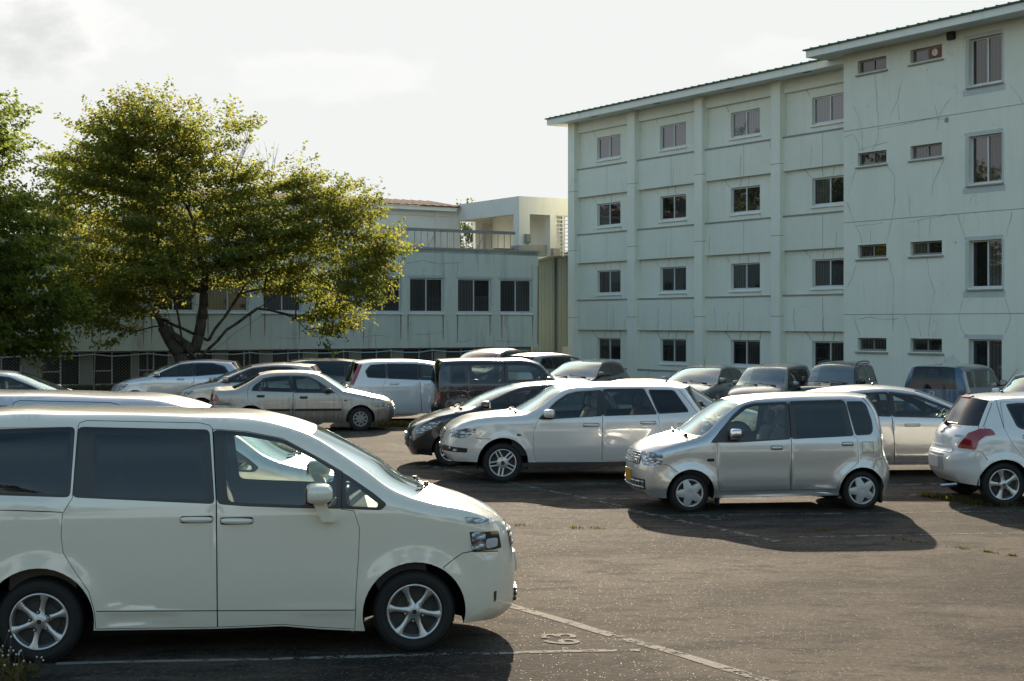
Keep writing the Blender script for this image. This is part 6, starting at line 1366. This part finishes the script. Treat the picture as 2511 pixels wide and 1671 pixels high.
def dress_sunny(c):
    c.handle(-.94, -1.12, .835, 1, M['trim'], hh=.026); c.handle(-.13, .05, .80 - .0, 0, M['trim'], hh=.026)
    c.mirror(.42, .60, .905, 1.02, M['trim'], y0=.03, dep=.16)
    c.both('headlamp', [(1.76, .665), (1.95, .645), (1.99, .56), (1.78, .562)], 'side', M['lens'], r=.02)
    c.both('tail_lamp', [(-2.20, .885), (-2.06, .885), (-2.0, .80), (-2.02, .72), (-2.2, .72)], 'side', M['red'])
    c.both('side_moulding', rect(-.90, .84, .492, .535), 'side', M['trim'], off=.01, h=.08, r=.008)
    c.both('indicator', [(.90, .71), (.96, .71), (.96, .735), (.90, .735)], 'side', M['lampdark'], r=.008, h=.03)
    c.bars_front('grille', -.45, .45, .55, .66, 3, 0, M['capgrey'], M['trim'], .008)
    c.patch('number_plate', rect(-.165, .165, .34, .50), 'front', M['plate_w'], off=.02)
    c.patch('number_plate', rect(-.165, .165, .50, .66), 'rear', M['plate_w'], off=.02)
    c.wiper(7.6, 8.1, ((.70, .05), (.0, -.60)))
    p = c.strip_pt(5.0, -.93); MB().bar(p, p + Vector((0, 0, .20)), .006).build('marker_pole', [M['tailclear']], c.root)

def dress_far(c, lamps=None, tail=None, grille=None, plate='w', hand=((-.12, .08, .93, 0), (-1.02, -.82, .95, 1)), mir=(.52, .72, 1.02, 1.16), wip=(6.6, 7.2)):
    for a in hand: c.handle(*a, hh=.02)
    if mir: c.mirror(*mir, y0=.04)
    if lamps: c.both('headlamp', lamps, 'side', M['lens'], off=.006)
    if tail: c.both('tail_lamp', tail, 'side', M['red'], off=.006)
    if grille: c.bars_front('grille', *grille)
    c.patch('number_plate', rect(-.165, .165, .42, .56), 'front', M['plate_' + plate], off=.025)
    c.patch('number_plate', rect(-.165, .165, .60, .74), 'rear', M['plate_' + plate], off=.02)
    if wip: c.wiper(wip[0], wip[1], ((.70, .05), (.0, -.60)))

def heading(fx, fy): return math.atan2(fy, fx)

c = Car(VAN, 'minivan', 'white minivan with dark rear windows, largest and nearest car at the left', 'minivan', (-2.25, 11.73), radians(7.73), P_white, step=.035, hero=True); dress_van(c)
c = Car(variant(VAN, seams=VAN['seams'][:2]), 'minivan', 'white minivan showing only its pale roof behind the nearest minivan', 'minivan', (-3.72, 14.55), radians(7.2), P_silver2); dress_van(c)
c = Car(EK, 'small_wagon', 'silver boxy small wagon with chrome grille and yellow number plate', 'car', (3.487, 20.135), radians(-172.95), P_silver, step=.035, hero=True); dress_ek(c)
c = Car(AIR, 'estate_car', 'pearl white estate car with twin spoke alloy wheels facing left', 'car', (1.074, 23.87), radians(185.6), P_pearl, step=.035, hero=True); dress_air(c)
c = Car(SWIFT, 'hatchback', 'white hatchback at the right edge seen from behind with a red tail lamp', 'car', (7.953, 20.817), radians(3.04), P_white2, step=.035, hero=True); dress_swift(c)
c = Car(SUNNY, 'saloon_car', 'dirty champagne saloon with mud along its doors facing right', 'car', (-4.92, 34.44), radians(6.5), P_dirty); dress_sunny(c)

HL = [(1.42, .80), (1.62, .78), (1.84, .64), (1.90, .56), (1.72, .60), (1.52, .70)]
TLh = [(-1.62, 1.0), (-1.80, .98), (-1.9, .72), (-1.74, .74)]
c = Car(HATCH, 'hatchback', 'black hatchback with long headlamps parked behind the pearl white estate', 'car', (.08, 26.4), radians(185.6), P_black, step=.04)
dress_far(c, HL, TLh, (-.38, .38, .32, .52, 3, 0, M['trim'], M['trim']))
c = Car(HATCH, 'hatchback', 'silver hatchback under the big tree facing left near the fence', 'car', (-9.62, 42.0), radians(188), P_silver2); dress_far(c, HL, TLh)
c = Car(variant(HATCH, scale=1.02), 'hatchback', 'champagne hatchback with roof spoiler parked behind the dirty saloon', 'car', (-6.75, 37.7), radians(186), P_gold); dress_far(c, HL, TLh)
c = Car(HATCH, 'hatchback', 'dark hatchback with sun glinting off bonnet beside the corner of the tall building', 'car', (2.05, 41.6), radians(-117), P_gun); dress_far(c, HL, TLh, (-.4, .4, .34, .5, 3, 0, M['trim'], M['trim']))
MPVL = [(1.68, .84), (1.86, .80), (2.04, .66), (1.86, .66)]
c = Car(MPV, 'people_carrier', 'white people carrier with tall red tail lamp facing right', 'car', (-2.3, 38.1), radians(10), P_white2)
dress_far(c, MPVL, [(-1.70, 1.47), (-1.80, 1.44), (-2.02, .95), (-1.94, .93), (-1.86, 1.1)], mir=(.74, .94, 1.06, 1.20), hand=((.02, .24, .94, 0), (-1.0, -.78, .97, 1)))
c = Car(variant(MPV, scale=.955), 'people_carrier', 'dark navy car showing its roof beside the white people carrier', 'car', (-4.6, 41.6), radians(8), P_navy); dress_far(c, MPVL, None, mir=(.74, .94, 1.06, 1.20))
c = Car(variant(BOX, scale=1.025), 'box_wagon', 'black box shaped wagon with flat roof facing right', 'car', (-.05, 35.3), radians(8), P_navy)
dress_far(c, [(1.62, .90), (1.8, .86), (1.82, .70), (1.66, .72)], [(-1.73, .86), (-1.80, .86), (-1.84, .62), (-1.76, .62)], mir=(.68, .86, 1.06, 1.22), hand=((-.08, .12, .90, 0), (-.95, -.75, .90, 1)))
c = Car(variant(MPV, scale=1.045, screen='mid'), 'estate_car', 'dark estate with sun glint on its roof in front of the low building', 'car', (-.9, 48.6), radians(-112), P_black); dress_far(c, MPVL, None, mir=(.74, .94, 1.06, 1.20))
c = Car(variant(MPV, scale=1.0), 'estate_car', 'grey estate seen from its rear corner beside the dark estate', 'car', (1.45, 46.1), radians(48), P_grey); dress_far(c, MPVL, [(-1.80, 1.1), (-1.9, 1.1), (-2.05, .8), (-1.92, .8)], mir=(.74, .94, 1.06, 1.20))
c = Car(variant(HATCH, scale=1.0), 'compact_car', 'silver compact with an aerial, leftmost of the three cars facing us by the tall building', 'car', (5.3, 40.2, -.11), radians(-119), P_grey, group='cars facing out by the tall building'); dress_far(c, HL, TLh); c.antenna(9.6, .30, .16)
c = Car(variant(EK, scale=1.0, fx=1.199), 'compact_car', 'silver compact with barred chrome grille between another compact and the off roader', 'car', (6.95, 38.4, -.11), radians(-119), P_grey, group='cars facing out by the tall building')
c.bars_front('grille', -.50, .50, .62, .78, 3, 0, M['chrome'], M['capgrey'], .014); c.both('headlamp', [(1.80, .80), (1.52, .80), (1.60, .62), (1.80, .62)], 'side', M['lens']); c.mirror(.475, .660, 1.0, 1.13, y0=.05); c.wiper(8.6, 9.2, ((.70, .05), (.0, -.60))); c.handle(.086, -.072, .858, 0)
c.patch('badge', [(.06 * cos(a), .70 + .05 * sin(a)) for a in np.linspace(0, 2 * pi, 14, endpoint=False)], 'front', M['chrome'], off=.026, r=0, h=.03)
c = Car(KSUV, 'off_roader', 'small black off roader with roof rails and bonnet scoop', 'car', (8.7, 38.5, -.11), radians(-119), P_black, group='cars facing out by the tall building')
dress_far(c, [(1.46, .90), (1.62, .88), (1.66, .74), (1.5, .74)], None, (-.34, .34, .70, .88, 3, 0, M['trim'], M['trim']), 'y', hand=((-.50, -.32, .92, 0),), mir=(.40, .56, 1.04, 1.22), wip=(6.2, 6.8))
for sg in (1, -1):
    b = MB(); pts = [Vector((.02, sg * .52, 1.56)), Vector((-.10, sg * .515, 1.60)), Vector((-.6, sg * .51, 1.625)), Vector((-1.12, sg * .515, 1.61)), Vector((-1.24, sg * .52, 1.57))]
    b.tube(pts, .016); auto_smooth(b.build('roof_rail', [M['trim']], c.root))
b = MB().prism([(1.22, 1.02), (1.10, 1.085), (.92, 1.09), (.86, 1.05)], 1, -.10, .16); b.build('bonnet_scoop', [P_black], c.root, bevel=.015)
CUBE = variant(BOX, rpillar=.82, trims=BOX['trims'], rear_tint='dark')
c = Car(CUBE, 'box_wagon', 'slate blue box wagon backed to us with dark rear window by the tall building', 'car', (11.75, 37.9, -.18), radians(53), P_blue)
dress_far(c, [(1.62, .90), (1.8, .86), (1.82, .70), (1.66, .72)], [(-1.74, .58), (-1.80, .58), (-1.84, .42), (-1.74, .42)], mir=(.68, .86, 1.06, 1.22), hand=((-.08, .12, .90, 0), (-.95, -.75, .90, 1)))
b = MB(); h0 = c._cast(.0, .93, 'rear', 1); cc = h0[0] + h0[1] * .012
b.tube([cc + Vector((0, .062 * cos(a), .058 * sin(a))) for a in np.linspace(0, 2 * pi, 25)], .010); b.box(cc.x - .012, cc.x + .004, cc.y - .085, cc.y + .085, cc.z - .014, cc.z + .014); b.build('badge', [M['chrome']], c.root)
c = Car(variant(MPV, scale=.96), 'people_carrier', 'pale car with black window surround cut by the right edge, above the white hatchback', 'car', (11.9, 32.2, -.05), radians(-122), P_white2); dress_far(c, MPVL, None, mir=(.74, .94, 1.06, 1.20))
c = Car(WEDGE, 'hatchback', 'silver sloping roofed hatchback facing right behind the silver small wagon', 'car', (6.45, 24.55), radians(5), P_silver, step=.035, hero=True)
dress_far(c, [(1.70, .78), (1.9, .76), (2.1, .58), (1.92, .60)], [(-1.95, 1.0), (-2.08, .98), (-2.16, .70), (-2.02, .72)], mir=(.86, 1.04, .98, 1.12), hand=((-.06, .20, .86, 0), (-1.05, -.80, .88, 1))); c.antenna(10.4, .10, .06)
c = Car(SUNNY, 'saloon_car', 'champagne car half hidden behind the rear of the pearl white estate', 'car', (3.05, 29.0), radians(6), P_gold); dress_sunny(c)
c = Car(WEDGE, 'hatchback', 'white car cut by the left edge behind the minivans, its windscreen showing', 'car', (-11.35, 32.3), radians(7), P_white2); dress_far(c, [(1.70, .78), (1.9, .76), (2.1, .58), (1.92, .60)], None, mir=(.86, 1.04, .98, 1.12))
